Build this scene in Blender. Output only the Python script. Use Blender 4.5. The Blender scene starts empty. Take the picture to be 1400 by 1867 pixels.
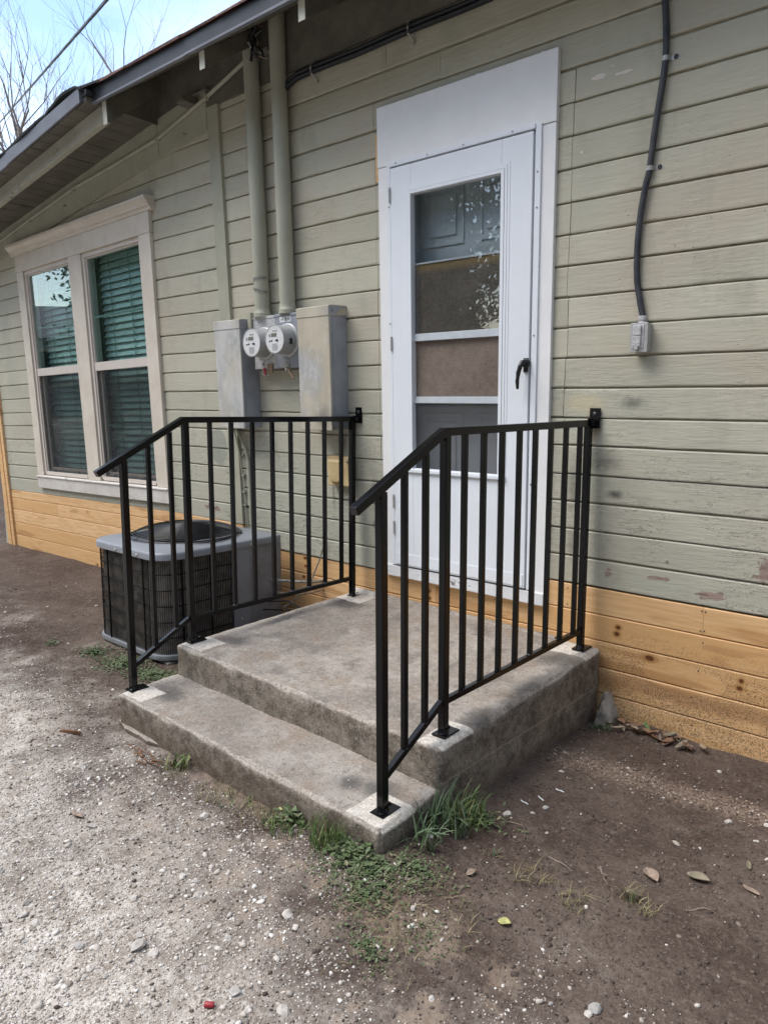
import bpy, bmesh, math, random
import numpy as np
from mathutils import Vector, Matrix
random.seed(7); rng = np.random.default_rng(11)
SC = bpy.context.scene
COL = SC.collection

# ------------------------------------------------------------------ camera
cam = bpy.data.objects.new('camera', bpy.data.cameras.new('camera'))
COL.objects.link(cam)
cam.data.sensor_fit = 'VERTICAL'; cam.data.sensor_height = 24.0
cam.data.lens = 1333.92 * 24.0 / 1867.0
cam.data.clip_start = 0.02; cam.data.clip_end = 2000
cam.location = (2.4663, -2.9474, 0.9213)
_y, _p, _r = (math.radians(a) for a in (40.9326, 8.6758, 0.176))
_f = Vector((-math.sin(_y)*math.cos(_p), math.cos(_y)*math.cos(_p), -math.sin(_p)))
_rt = Vector((math.cos(_y), math.sin(_y), 0)); _up = _rt.cross(_f)
_R = math.cos(_r)*_rt + math.sin(_r)*_up; _U = -math.sin(_r)*_rt + math.cos(_r)*_up
_m = Matrix((_R, _U, -_f)).transposed()
cam.rotation_euler = _m.to_euler()
SC.camera = cam

# ------------------------------------------------------------------ world, sun, exposure
SUN_DIR = Vector((-0.42, -0.44, 0.95)).normalized()      # towards the sun (veiled by thin cloud)
w = bpy.data.worlds.new('World'); SC.world = w; w.use_nodes = True
nt = w.node_tree; nt.nodes.clear()
_sky = nt.nodes.new('ShaderNodeTexSky'); _sky.sky_type = 'NISHITA'; _sky.sun_disc = False
_sky.sun_elevation = math.asin(SUN_DIR.z); _sky.sun_rotation = math.atan2(SUN_DIR.x, SUN_DIR.y)
_sky.air_density = 1.0; _sky.dust_density = 0.6; _sky.ozone_density = 1.0
_tc = nt.nodes.new('ShaderNodeTexCoord')
_mp = nt.nodes.new('ShaderNodeMapping'); _mp.inputs['Scale'].default_value = (1.0, 1.0, 3.2)
_nz = nt.nodes.new('ShaderNodeTexNoise'); _nz.inputs['Scale'].default_value = 1.7; _nz.inputs['Detail'].default_value = 7; _nz.inputs['Roughness'].default_value = 0.55
_cr = nt.nodes.new('ShaderNodeValToRGB'); _cr.color_ramp.elements[0].position = 0.33; _cr.color_ramp.elements[1].position = 0.66
_mx = nt.nodes.new('ShaderNodeMix'); _mx.data_type = 'RGBA'
_mx.inputs['B'].default_value = (5.6, 5.9, 6.3, 1)
_ml = nt.nodes.new('ShaderNodeMath'); _ml.operation = 'MULTIPLY'; _ml.inputs[1].default_value = 0.60
_bg = nt.nodes.new('ShaderNodeBackground'); _bg.inputs['Strength'].default_value = 0.135
_wo = nt.nodes.new('ShaderNodeOutputWorld')
L = nt.links.new
L(_tc.outputs['Generated'], _mp.inputs['Vector']); L(_mp.outputs['Vector'], _nz.inputs['Vector'])
L(_nz.outputs['Fac'], _cr.inputs['Fac']); L(_cr.outputs['Color'], _ml.inputs[0])
L(_ml.outputs[0], _mx.inputs['Factor']); L(_sky.outputs['Color'], _mx.inputs['A'])
L(_mx.outputs['Result'], _bg.inputs['Color']); L(_bg.outputs['Background'], _wo.inputs['Surface'])
sl = bpy.data.lights.new('sun', 'SUN'); sl.energy = 1.5; sl.angle = math.radians(38); sl.color = (1.0, 0.95, 0.88)
so = bpy.data.objects.new('sun', sl); COL.objects.link(so)
so.rotation_euler = SUN_DIR.to_track_quat('Z', 'Y').to_euler(); so.location = (-4, -6, 8)
SC.view_settings.view_transform = 'Standard'; SC.view_settings.look = 'None'
SC.view_settings.exposure = 1.36; SC.view_settings.gamma = 1.0; SC.view_settings.use_curve_mapping = False
SC.render.engine = 'CYCLES'
SC.cycles.max_bounces = 6; SC.cycles.diffuse_bounces = 3; SC.cycles.glossy_bounces = 3; SC.cycles.transmission_bounces = 4; SC.cycles.transparent_max_bounces = 10
SC.cycles.use_adaptive_sampling = True; SC.cycles.adaptive_threshold = 0.02
SC.cycles.caustics_reflective = False; SC.cycles.caustics_refractive = False

# ------------------------------------------------------------------ node helpers
class N:
    """small node-graph helper for one material"""
    def __init__(s, name):
        s.m = bpy.data.materials.new(name); s.m.use_nodes = True
        s.t = s.m.node_tree; s.t.nodes.clear()
        s.out = s.t.nodes.new('ShaderNodeOutputMaterial')
        s.b = s.t.nodes.new('ShaderNodeBsdfPrincipled'); s.t.links.new(s.b.outputs[0], s.out.inputs[0])
        s._pos = None; s._cache = {}
    def node(s, typ, **kw):
        n = s.t.nodes.new(typ)
        for k, v in kw.items(): setattr(n, k, v)
        return n
    def put(s, inp, v):
        if hasattr(v, 'links') or isinstance(v, bpy.types.NodeSocket): s.t.links.new(v, inp)
        else:
            if isinstance(v, (tuple, list)) and len(v) == 3 and inp.type == 'RGBA': v = (*v, 1)
            inp.default_value = v
    def pos(s):
        if s._pos is None: s._pos = s.node('ShaderNodeNewGeometry').outputs['Position']
        return s._pos
    def xyz(s):
        n = s.node('ShaderNodeSeparateXYZ'); s.put(n.inputs[0], s.pos()); return n.outputs
    def map(s, scale=(1, 1, 1), loc=(0, 0, 0), vec=None):
        n = s.node('ShaderNodeMapping'); s.put(n.inputs['Vector'], vec or s.pos())
        n.inputs['Scale'].default_value = scale; n.inputs['Location'].default_value = loc
        return n.outputs[0]
    def noise(s, scale, detail=4, rough=0.55, vec=None, dist=0.0):
        key = (scale, detail, rough, dist)
        if vec is None and key in s._cache: return s._cache[key]
        n = s.node('ShaderNodeTexNoise'); s.put(n.inputs['Vector'], vec or s.pos())
        n.inputs['Scale'].default_value = scale; n.inputs['Detail'].default_value = detail
        n.inputs['Roughness'].default_value = rough; n.inputs['Distortion'].default_value = dist
        if vec is None: s._cache[key] = n.outputs['Fac']
        return n.outputs['Fac']
    def voro(s, scale, vec=None, feature='F1', out='Distance', rnd=1.0):
        n = s.node('ShaderNodeTexVoronoi', feature=feature); s.put(n.inputs['Vector'], vec or s.pos())
        n.inputs['Scale'].default_value = scale; n.inputs['Randomness'].default_value = rnd
        return n.outputs[out]
    def ramp(s, fac, *stops):
        n = s.node('ShaderNodeValToRGB'); s.put(n.inputs[0], fac); e = n.color_ramp.elements
        while len(e) < len(stops): e.new(0.5)
        for el, (p, c) in zip(e, stops):
            el.position = p; el.color = (c, c, c, 1) if not isinstance(c, (tuple, list)) else (*c, 1)
        return n.outputs[0]
    def math(s, op, a, b=0.0, clamp=False):
        n = s.node('ShaderNodeMath', operation=op, use_clamp=clamp); s.put(n.inputs[0], a); s.put(n.inputs[1], b); return n.outputs[0]
    def mix(s, fac, a, b, mode='MIX'):
        n = s.node('ShaderNodeMix', data_type='RGBA', blend_type=mode)
        s.put(n.inputs['Factor'], fac); s.put(n.inputs['A'], a); s.put(n.inputs['B'], b); return n.outputs['Result']
    def smooth(s, v, lo, hi):
        n = s.node('ShaderNodeMapRange', interpolation_type='SMOOTHSTEP')
        s.put(n.inputs[0], v); n.inputs[1].default_value = lo; n.inputs[2].default_value = hi; return n.outputs[0]
    def spot(s, c, r, soft=1.0, jag=0.0, nscale=30):
        """0..1 mask: soft ellipsoid blob about world point c with radii r"""
        v = s.map(scale=tuple(1/a for a in r), loc=tuple(-a/b for a, b in zip(c, r)))
        n = s.node('ShaderNodeVectorMath', operation='LENGTH'); s.put(n.inputs[0], v); d = n.outputs['Value']
        if jag: d = s.math('ADD', d, s.math('MULTIPLY', s.math('SUBTRACT', s.noise(nscale, 2), 0.5), jag))
        return s.smooth(d, 1.0, 1.0 - soft)
    def rand(s): return s.node('ShaderNodeObjectInfo').outputs['Random']
    def island(s): return s.node('ShaderNodeNewGeometry').outputs['Random Per Island']
    def bump(s, h, strength=0.3, dist=0.005, prev=None):
        n = s.node('ShaderNodeBump'); s.put(n.inputs['Height'], h)
        n.inputs['Strength'].default_value = strength; n.inputs['Distance'].default_value = dist
        if prev is not None: s.put(n.inputs['Normal'], prev)
        return n.outputs[0]
    def done(s, col, rough=0.6, normal=None, metal=0.0, spec=0.5, **kw):
        s.put(s.b.inputs['Base Color'], col); s.put(s.b.inputs['Roughness'], rough)
        s.put(s.b.inputs['Metallic'], metal); s.put(s.b.inputs['Specular IOR Level'], spec)
        if normal is not None: s.put(s.b.inputs['Normal'], normal)
        for k, v in kw.items(): s.put(s.b.inputs[k], v)
        return s.m
    def glassy(s, tint=(0.9, 0.95, 0.93), rough=0.0, boost=1.0, ior=1.5):
        """thin pane: see-through with a Fresnel reflection"""
        tr = s.node('ShaderNodeBsdfTransparent'); s.put(tr.inputs[0], tint)
        gl = s.node('ShaderNodeBsdfGlossy'); gl.inputs['Roughness'].default_value = rough
        lw = s.node('ShaderNodeLayerWeight'); lw.inputs['Blend'].default_value = 0.5
        f = s.math('ADD', 0.042, s.math('MULTIPLY', s.math('POWER', lw.outputs['Facing'], 5.0), 0.958))
        mx = s.node('ShaderNodeMixShader'); s.put(mx.inputs[0], s.math('MULTIPLY', f, boost, True))
        s.t.links.new(tr.outputs[0], mx.inputs[1]); s.t.links.new(gl.outputs[0], mx.inputs[2])
        s.t.links.new(mx.outputs[0], s.out.inputs[0]); return s.m
    def mesh_screen(s, col, cover, scale=(900, 900, 900)):
        """woven insect screen: dark threads with holes, as partial coverage"""
        tr = s.node('ShaderNodeBsdfTransparent'); df = s.node('ShaderNodeBsdfDiffuse'); s.put(df.inputs[0], col)
        mx = s.node('ShaderNodeMixShader'); s.put(mx.inputs[0], cover)
        s.t.links.new(tr.outputs[0], mx.inputs[1]); s.t.links.new(df.outputs[0], mx.inputs[2])
        s.t.links.new(mx.outputs[0], s.out.inputs[0]); return s.m

MAT = {}
def simple(name, col, rough=0.5, metal=0.0, var=0.0, nscale=12, bump=0.0, bscale=80, spec=0.5):
    n = N(name); c = col; nor = None
    if var: c = n.mix(n.smooth(n.noise(nscale, 6, 0.6), 0.3, 0.7), tuple(a*(1-var) for a in col), tuple(min(1, a*(1+var)) for a in col))
    if bump: nor = n.bump(n.noise(bscale, 5), bump, 0.004)
    MAT[name] = n.done(c, rough, nor, metal, spec); return MAT[name]

# ---- painted lap siding: grain, crackle, flakes, overspray, stains
def siding_material(name, spots):
    n = N('siding_paint')
    x, y, z = n.xyz()
    base = n.mix(n.rand(), (0.435, 0.416, 0.325), (0.515, 0.490, 0.386))
    big = n.noise(1.7, 3, 0.6)
    base = n.mix(n.math('MULTIPLY', n.smooth(big, 0.45, 0.68), 0.8), base, (0.455, 0.400, 0.310))
    base = n.mix(n.math('MULTIPLY', n.smooth(big, 0.46, 0.28), 0.7), base, (0.395, 0.385, 0.305))
    low = n.smooth(z, 1.25, 0.1)
    base = n.mix(n.math('MULTIPLY', low, 0.5), base, (0.390, 0.395, 0.330))
    g = n.noise(60, 3, 0.7, n.map(scale=(0.12, 1, 1)))                    # brushed wood grain under the paint
    base = n.mix(n.math('MULTIPLY', n.smooth(g, 0.45, 0.72), 0.17), base, (0.54, 0.525, 0.43))
    base = n.mix(n.math('MULTIPLY', n.smooth(g, 0.42, 0.25), 0.18), base, (0.27, 0.26, 0.20))
    # crackle : short thin horizontal splits, gathered in patches and lower down
    wv = n.noise(24, 5, 0.72, n.map(scale=(0.22, 1, 1.3)), 0.7)
    cr = n.smooth(n.math('ABSOLUTE', n.math('SUBTRACT', wv, 0.5)), 0.017, 0.004)
    where = n.math('MULTIPLY', n.smooth(n.noise(2.6, 2, 0.5, n.map(loc=(3, 0, 7))), 0.44, 0.57), n.math('ADD', n.math('MULTIPLY', low, 0.75), 0.32))
    lip = n.math('MULTIPLY', n.math('MULTIPLY', n.smooth(wv, 0.505, 0.520), n.smooth(wv, 0.56, 0.525)), where)   # curled pale lip of each flake
    base = n.mix(n.math('MULTIPLY', lip, 0.45), base, (0.60, 0.585, 0.49))
    cr = n.math('MULTIPLY', cr, where)
    base = n.mix(n.math('MULTIPLY', cr, 0.75), base, (0.12, 0.11, 0.085))
    st = n.noise(5.5, 3, 0.65, n.map(scale=(1.0, 1, 0.30), loc=(2, 0, 9)))
    base = n.mix(n.math('MULTIPLY', n.smooth(st, 0.55, 0.72), 0.35), base, (0.30, 0.275, 0.215))
    v = n.voro(30, n.map(scale=(0.6, 1, 1)))
    chip = n.math('MULTIPLY', n.smooth(v, 0.07, 0.04), n.smooth(big, 0.50, 0.58))
    base = n.mix(n.math('MULTIPLY', chip, 0.85), base, (0.09, 0.08, 0.06))
    h = n.math('SUBTRACT', n.noise(70, 2, 0.7, n.map(scale=(0.12, 1, 1))), 0.5); nor = n.bump(h, 0.5, 0.004)
    if not spots:
        MAT[name] = n.done(base, 0.62, nor, spec=0.25); return
    jn = n.math('SUBTRACT', n.noise(34, 3, 0.6), 0.5)                      # shared edge jitter
    def blob(c, r, soft, jag):
        p = n.map(scale=(1/r[0], 0.0, 1/r[1]), loc=(-c[0]/r[0], 0, -c[1]/r[1]))
        q = n.node('ShaderNodeVectorMath', operation='LENGTH'); n.put(q.inputs[0], p)
        return n.smooth(n.math('ADD', q.outputs['Value'], n.math('MULTIPLY', jn, jag)), 1.0, 1.0 - soft)
    # flaked places where the old wood shows
    fl = None
    for c, r in (((1.61, .17), (.058, .018)), ((1.80, .30), (.036, .05)), ((1.19, .195), (.020, .018)), ((-1.30, .17), (.05, .05)), ((-1.60, .20), (.10, .02)), ((1.40, .205), (.05, .008)), ((2.6, .3), (.09, .03)), ((3.3, .5), (.07, .03))):
        b = blob(c, r, 0.12, 2.6); fl = b if fl is None else n.math('MAXIMUM', fl, b)
    base = n.mix(fl, base, n.mix(n.smooth(g, 0.35, 0.65), (0.215, 0.150, 0.125), (0.36, 0.285, 0.24)))
    wh = None
    for c, r in (((1.085, 2.165), (.034, .010)), ((1.19, 2.155), (.036, .006)), ((1.02, 1.905), (.007, .007)), ((1.14, 2.19), (.007, .003))):
        b = blob(c, r, 0.25, 1.6); wh = b if wh is None else n.math('MAXIMUM', wh, b)
    base = n.mix(wh, base, (0.66, 0.60, 0.53))
    base = n.mix(n.math('MULTIPLY', blob((-1.50, .62), (.10, .13), .15, .3), 0.75), base, (0.26, 0.28, 0.235))
    # black overspray from painting the rails, then rust and other bloom
    sp = None
    for c, r, k in (((1.205, .535), (.055, .026), .85), ((1.16, .67), (.10, .06), .42), ((1.27, .915), (.075, .04), .55), ((1.02, .55), (.045, .18), .45), ((1.03, .30), (.05, .12), .45),
                    ((-.14, .42), (.045, .14), .6), ((-.13, .25), (.045, .07), .65), ((-.36, .69), (.05, .09), .7), ((-.45, .40), (.02, .16), .5), ((1.32, 1.36), (.05, .07), .3)):
        b = n.math('MULTIPLY', blob(c, r, 1.0, .9), k); sp = b if sp is None else n.math('MAXIMUM', sp, b)
    base = n.mix(n.math('MULTIPLY', blob((1.06, .91), (.12, .05), .6, .5), 0.5), base, (0.56, 0.49, 0.30))
    base = n.mix(n.math('MULTIPLY', blob((1.10, .82), (.045, .10), 1.0, .7), 0.6), base, (0.22, 0.11, 0.04))
    base = n.mix(sp, base, (0.04, 0.04, 0.04))
    base = n.mix(n.math('MULTIPLY', blob((1.62, 1.76), (.05, .25), 1.0, .8), 0.3), base, (0.50, 0.40, 0.30))
    MAT[name] = n.done(base, 0.62, nor, spec=0.25)
siding_material('siding', False); siding_material('siding_marked', True)

def flaking(name, colA, colB, under, amount=0.5, scale=24, rough=0.55, horiz=True):
    """brushed paint with grain, cracks and missing flakes"""
    n = N(name)
    st = (0.2, 1, 1) if horiz else (1, 1, 0.2)
    g = n.noise(60, 2, 0.7, n.map(scale=st))
    c = n.mix(n.smooth(n.noise(7, 3, 0.6), 0.3, 0.7), colA, colB)
    w_ = n.noise(scale, 4, 0.75, n.map(scale=(0.3, 1, 1) if horiz else (1, 1, 0.3)), 0.5)
    fl = n.math('MULTIPLY', n.smooth(w_, 0.60 + 0.10*(1-amount), 0.66 + 0.10*(1-amount)), n.smooth(n.noise(3.7, 3), 0.5, 0.6))
    ck = n.math('MULTIPLY', n.smooth(n.math('ABSOLUTE', n.math('SUBTRACT', w_, 0.5)), 0.010, 0.0), amount*0.5)
    c = n.mix(fl, c, under); c = n.mix(ck, c, tuple(a*0.35 for a in colA))
    MAT[name] = n.done(c, rough, n.bump(g, 0.25, 0.003), spec=0.3)
flaking('window_paint', (0.60, 0.535, 0.445), (0.67, 0.605, 0.515), (0.27, 0.24, 0.21), 0.35, 22, horiz=False)
flaking('sill_paint', (0.60, 0.56, 0.51), (0.69, 0.66, 0.62), (0.27, 0.22, 0.18), 0.95, 16)
flaking('white_paint', (0.79, 0.785, 0.775), (0.83, 0.825, 0.815), (0.5, 0.48, 0.45), 0.08, 20)
flaking('white_sill', (0.70, 0.70, 0.71), (0.76, 0.76, 0.77), (0.08, 0.065, 0.05), 0.75, 13)
flaking('eave_shade_paint', (0.115, 0.107, 0.086), (0.165, 0.155, 0.123), (0.10, 0.09, 0.075), 0.85, 20)  # siding paint darkened: the shade under the eave is put into this colour
flaking('beam_paint', (0.40, 0.385, 0.31), (0.46, 0.44, 0.365), (0.16, 0.14, 0.11), 0.75, 24)
flaking('trim_paint', (0.36, 0.35, 0.27), (0.41, 0.40, 0.31), (0.17, 0.15, 0.11), 0.3, 24, horiz=False)
flaking('pipe_paint', (0.36, 0.355, 0.28), (0.40, 0.395, 0.315), (0.25, 0.24, 0.2), 0.05, 18, 0.5, horiz=False)
flaking('beam_end', (0.60, 0.58, 0.48), (0.66, 0.63, 0.53), (0.22, 0.19, 0.15), 0.9, 40, horiz=False)

def pine(name, tone=1.0, splat=True):
    n = N(name); x, y, z = n.xyz(); r = n.rand()
    off = n.node('ShaderNodeCombineXYZ'); n.put(off.inputs[0], n.math('MULTIPLY', r, 37.0)); n.put(off.inputs[2], n.math('MULTIPLY', r, 11.0))
    va = n.node('ShaderNodeVectorMath', operation='ADD'); n.put(va.inputs[0], n.pos()); n.put(va.inputs[1], off.outputs[0]); P = va.outputs[0]
    a = n.mix(r, (0.66, 0.385, 0.170), (0.79, 0.520, 0.285))
    grain = n.noise(9, 3, 0.6, n.map(scale=(0.45, 1, 6.5), vec=P), 1.2)
    fine = n.noise(60, 4, 0.6, n.map(scale=(0.06, 1, 1.6), vec=P))
    c = n.mix(n.smooth(grain, 0.35, 0.70), a, (0.63, 0.365, 0.158))
    c = n.mix(n.math('MULTIPLY', n.smooth(fine, 0.45, 0.75), 0.35), c, (0.72, 0.53, 0.29))
    # heartwood flashes and knots
    st = n.math('MULTIPLY', n.smooth(n.noise(2.6, 3, 0.5, n.map(scale=(0.5, 1, 3), vec=P), 0.4), 0.60, 0.66), 0.45)
    c = n.mix(st, c, (0.36, 0.155, 0.05))
    kd = n.voro(2.7, n.map(scale=(0.85, 0.01, 1.5), vec=P))
    c = n.mix(n.math('MULTIPLY', n.smooth(kd, 0.10, 0.05), 0.6), c, (0.40, 0.19, 0.06))
    knot = n.smooth(kd, 0.046, 0.030)
    c = n.mix(knot, c, (0.15, 0.055, 0.02))
    if splat:
        m = n.math('MULTIPLY', n.smooth(z, 0.02, -0.22), n.smooth(x, 0.95, 1.30))
        m = n.math('MULTIPLY', m, n.math('SUBTRACT', 1.0, n.spot((1.52, 0, -0.20), (0.17, 0.6, 0.065), 0.10, 0.5, 9)))
        d = n.noise(190, 3, 0.75); m = n.math('MULTIPLY', m, n.smooth(n.noise(7, 2), 0.12, 0.50))
        thr = n.math('SUBTRACT', 0.655, n.math('MULTIPLY', m, 0.135))
        dots = n.smooth(n.math('SUBTRACT', d, thr), 0.0, 0.02)
        dots = n.math('MULTIPLY', dots, n.smooth(m, 0.02, 0.2))
        mud = n.math('MULTIPLY', n.smooth(n.math('ABSOLUTE', n.math('ADD', z, n.math('ADD', 0.315, n.math('MULTIPLY', n.noise(6, 3), -0.06)))), 0.055, 0.01), n.smooth(x, 0.9, 1.1))
        c = n.mix(n.math('MULTIPLY', mud, 0.42), c, (0.24, 0.10, 0.045))
        c = n.mix(n.math('MULTIPLY', dots, 0.75), c, (0.12, 0.07, 0.035))
        under = n.math('MULTIPLY', n.smooth(n.noise(120, 3, 0.7), 0.60, 0.66), n.math('MULTIPLY', n.smooth(x, -1.3, -0.6), n.smooth(z, 0.05, -0.1)))
        c = n.mix(n.math('MULTIPLY', under, 0.4), c, (0.2, 0.11, 0.05))
        for cc, rr in (((1.24, 0, -0.04), (0.012, 0.3, 0.010)), ((1.235, 0, -0.07), (0.013, 0.3, 0.011)), ((1.38, 0, -0.145), (0.022, 0.3, 0.013)), ((1.74, 0, -0.152), (0.010, 0.3, 0.010)), ((1.735, 0, -0.183), (0.013, 0.3, 0.010)),
                       ((0.215, 0, -0.06), (0.012, 0.3, 0.012)), ((0.215, 0, -0.098), (0.014, 0.3, 0.012)), ((-0.72, 0, -0.02), (0.013, 0.3, 0.009)), ((-0.72, 0, -0.07), (0.009, 0.3, 0.008)), ((-0.74, 0, -0.14), (0.012, 0.3, 0.01))):
            c = n.mix(n.spot(cc, tuple(q*2.2 for q in rr), 0.7), c, (0.40, 0.20, 0.065))
            c = n.mix(n.spot(cc, rr, 0.3), c, (0.13, 0.045, 0.018))
    MAT[name] = n.done(c, 0.55, n.bump(fine, 0.10, 0.002), spec=0.3)
pine('pine')

def concrete():
    n = N('concrete'); x, y, z = n.xyz()
    m1 = n.noise(3.4, 5, 0.65); sp = n.noise(125, 3, 0.8); md = n.noise(17, 4, 0.7)
    top = n.mix(n.smooth(m1, 0.34, 0.66), (0.240, 0.207, 0.176), (0.365, 0.328, 0.288))
    top = n.mix(n.math('MULTIPLY', n.smooth(md, 0.48, 0.70), 0.4), top, (0.165, 0.148, 0.132))
    m4 = n.noise(46, 3, 0.85)
    top = n.mix(n.math('MULTIPLY', n.smooth(m4, 0.48, 0.30), 0.75), top, (0.115, 0.098, 0.084))
    top = n.mix(n.math('MULTIPLY', n.smooth(m4, 0.56, 0.72), 0.6), top, (0.46, 0.425, 0.38))
    bs = n.noise(5.2, 4, 0.7, n.map(loc=(6, 3, 0)))
    top = n.mix(n.math('MULTIPLY', n.math('MULTIPLY', n.smooth(bs, 0.50, 0.36), n.smooth(z, -0.26, -0.20)), 0.55), top, (0.130, 0.112, 0.098))
    top = n.mix(n.math('MULTIPLY', n.smooth(bs, 0.50, 0.66), 0.55), top, (0.235, 0.175, 0.125))
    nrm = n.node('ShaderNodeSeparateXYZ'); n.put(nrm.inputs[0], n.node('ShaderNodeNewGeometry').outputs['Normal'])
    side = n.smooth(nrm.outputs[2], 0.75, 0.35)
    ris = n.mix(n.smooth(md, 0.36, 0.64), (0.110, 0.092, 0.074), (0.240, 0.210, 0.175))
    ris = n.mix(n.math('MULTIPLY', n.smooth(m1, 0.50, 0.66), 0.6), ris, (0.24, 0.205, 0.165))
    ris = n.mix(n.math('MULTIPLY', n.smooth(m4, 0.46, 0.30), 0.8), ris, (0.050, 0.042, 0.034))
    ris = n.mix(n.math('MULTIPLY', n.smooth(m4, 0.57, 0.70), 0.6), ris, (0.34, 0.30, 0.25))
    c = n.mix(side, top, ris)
    c = n.mix(n.math('MULTIPLY', n.smooth(sp, 0.55, 0.70), 0.6), c, (0.48, 0.44, 0.385))
    c = n.mix(n.math('MULTIPLY', n.smooth(sp, 0.44, 0.30), 0.7), c, (0.050, 0.043, 0.037))
    edge = n.math('MULTIPLY', n.math('MULTIPLY', n.smooth(nrm.outputs[2], 0.45, 0.72), n.smooth(nrm.outputs[2], 0.99, 0.92)), n.smooth(md, 0.38, 0.60))
    c = n.mix(n.math('MULTIPLY', edge, n.math('MULTIPLY', n.smooth(sp, 0.40, 0.62), 0.85)), c, (0.46, 0.42, 0.37))
    # damp earth splash at the foot, a form-board seam along the right flank
    c = n.mix(n.math('MULTIPLY', n.math('MULTIPLY', side, n.smooth(n.math('ADD', z, n.math('MULTIPLY', md, 0.08)), -0.29, -0.42)), 0.55), c, (0.105, 0.074, 0.054))
    seam = n.math('MULTIPLY', n.smooth(n.math('ABSOLUTE', n.math('ADD', n.math('ADD', z, 0.318), n.math('MULTIPLY', n.math('SUBTRACT', md, 0.5), 0.010))), 0.004, 0.001), n.smooth(nrm.outputs[0], 0.6, 0.9))
    c = n.mix(n.math('MULTIPLY', seam, 0.7), c, (0.36, 0.30, 0.235))
    # sprayed black haze along the rails, and the clean masked squares at the base plates
    jg = n.math('MULTIPLY', n.math('SUBTRACT', md, 0.5), 1.3)
    hz = None; mk = None
    for (cx, cy, rx_, ry_) in ((1.00,-1.27,.12,.09),(1.12,-.88,.085,.14),(1.12,-.55,.07,.20),(1.08,-.22,.12,.14),(-.20,-1.28,.13,.08),(-.20,-.92,.12,.09),(-.18,-.20,.15,.12),(-.27,-.55,.06,.25),(.90,-1.30,.08,.07)):
        p = n.map(scale=(1/rx_, 1/ry_, 0), loc=(-cx/rx_, -cy/ry_, 0)); q = n.node('ShaderNodeVectorMath', operation='LENGTH'); n.put(q.inputs[0], p)
        b = n.smooth(n.math('ADD', q.outputs['Value'], jg), 1.0, 0.15); hz = b if hz is None else n.math('MAXIMUM', hz, b)
    c = n.mix(n.math('MULTIPLY', n.math('MULTIPLY', hz, n.smooth(nrm.outputs[2], 0.3, 0.8)), 0.72), c, (0.058, 0.056, 0.055))
    for (cx, cy, hx, hy) in ((1.078,-1.357,.078,.078),(1.105,-1.050,.058,.090),(1.085,-.075,.100,.075),(-.315,-1.348,.095,.062),(-.315,-1.035,.100,.070),(-.235,-.078,.110,.080)):
        ax = n.math('ABSOLUTE', n.math('SUBTRACT', x, cx)); ay = n.math('ABSOLUTE', n.math('SUBTRACT', y, cy)); j2 = n.math('MULTIPLY', jg, 0.012)
        b = n.math('MULTIPLY', n.smooth(n.math('ADD', ax, j2), hx+.003, hx-.003), n.smooth(n.math('ADD', ay, j2), hy+.003, hy-.003)); mk = b if mk is None else n.math('MAXIMUM', mk, b)
    c = n.mix(n.math('MULTIPLY', n.math('MULTIPLY', mk, n.smooth(nrm.outputs[2], 0.2, 0.6)), n.smooth(md, 0.10, 0.55)), c, n.mix(n.smooth(sp, 0.38, 0.62), (0.42, 0.38, 0.325), (0.66, 0.62, 0.56)))
    MAT['concrete'] = n.done(c, 0.88, n.bump(n.noise(95, 3, 0.8), 0.7, 0.007), spec=0.2)
concrete()

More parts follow.
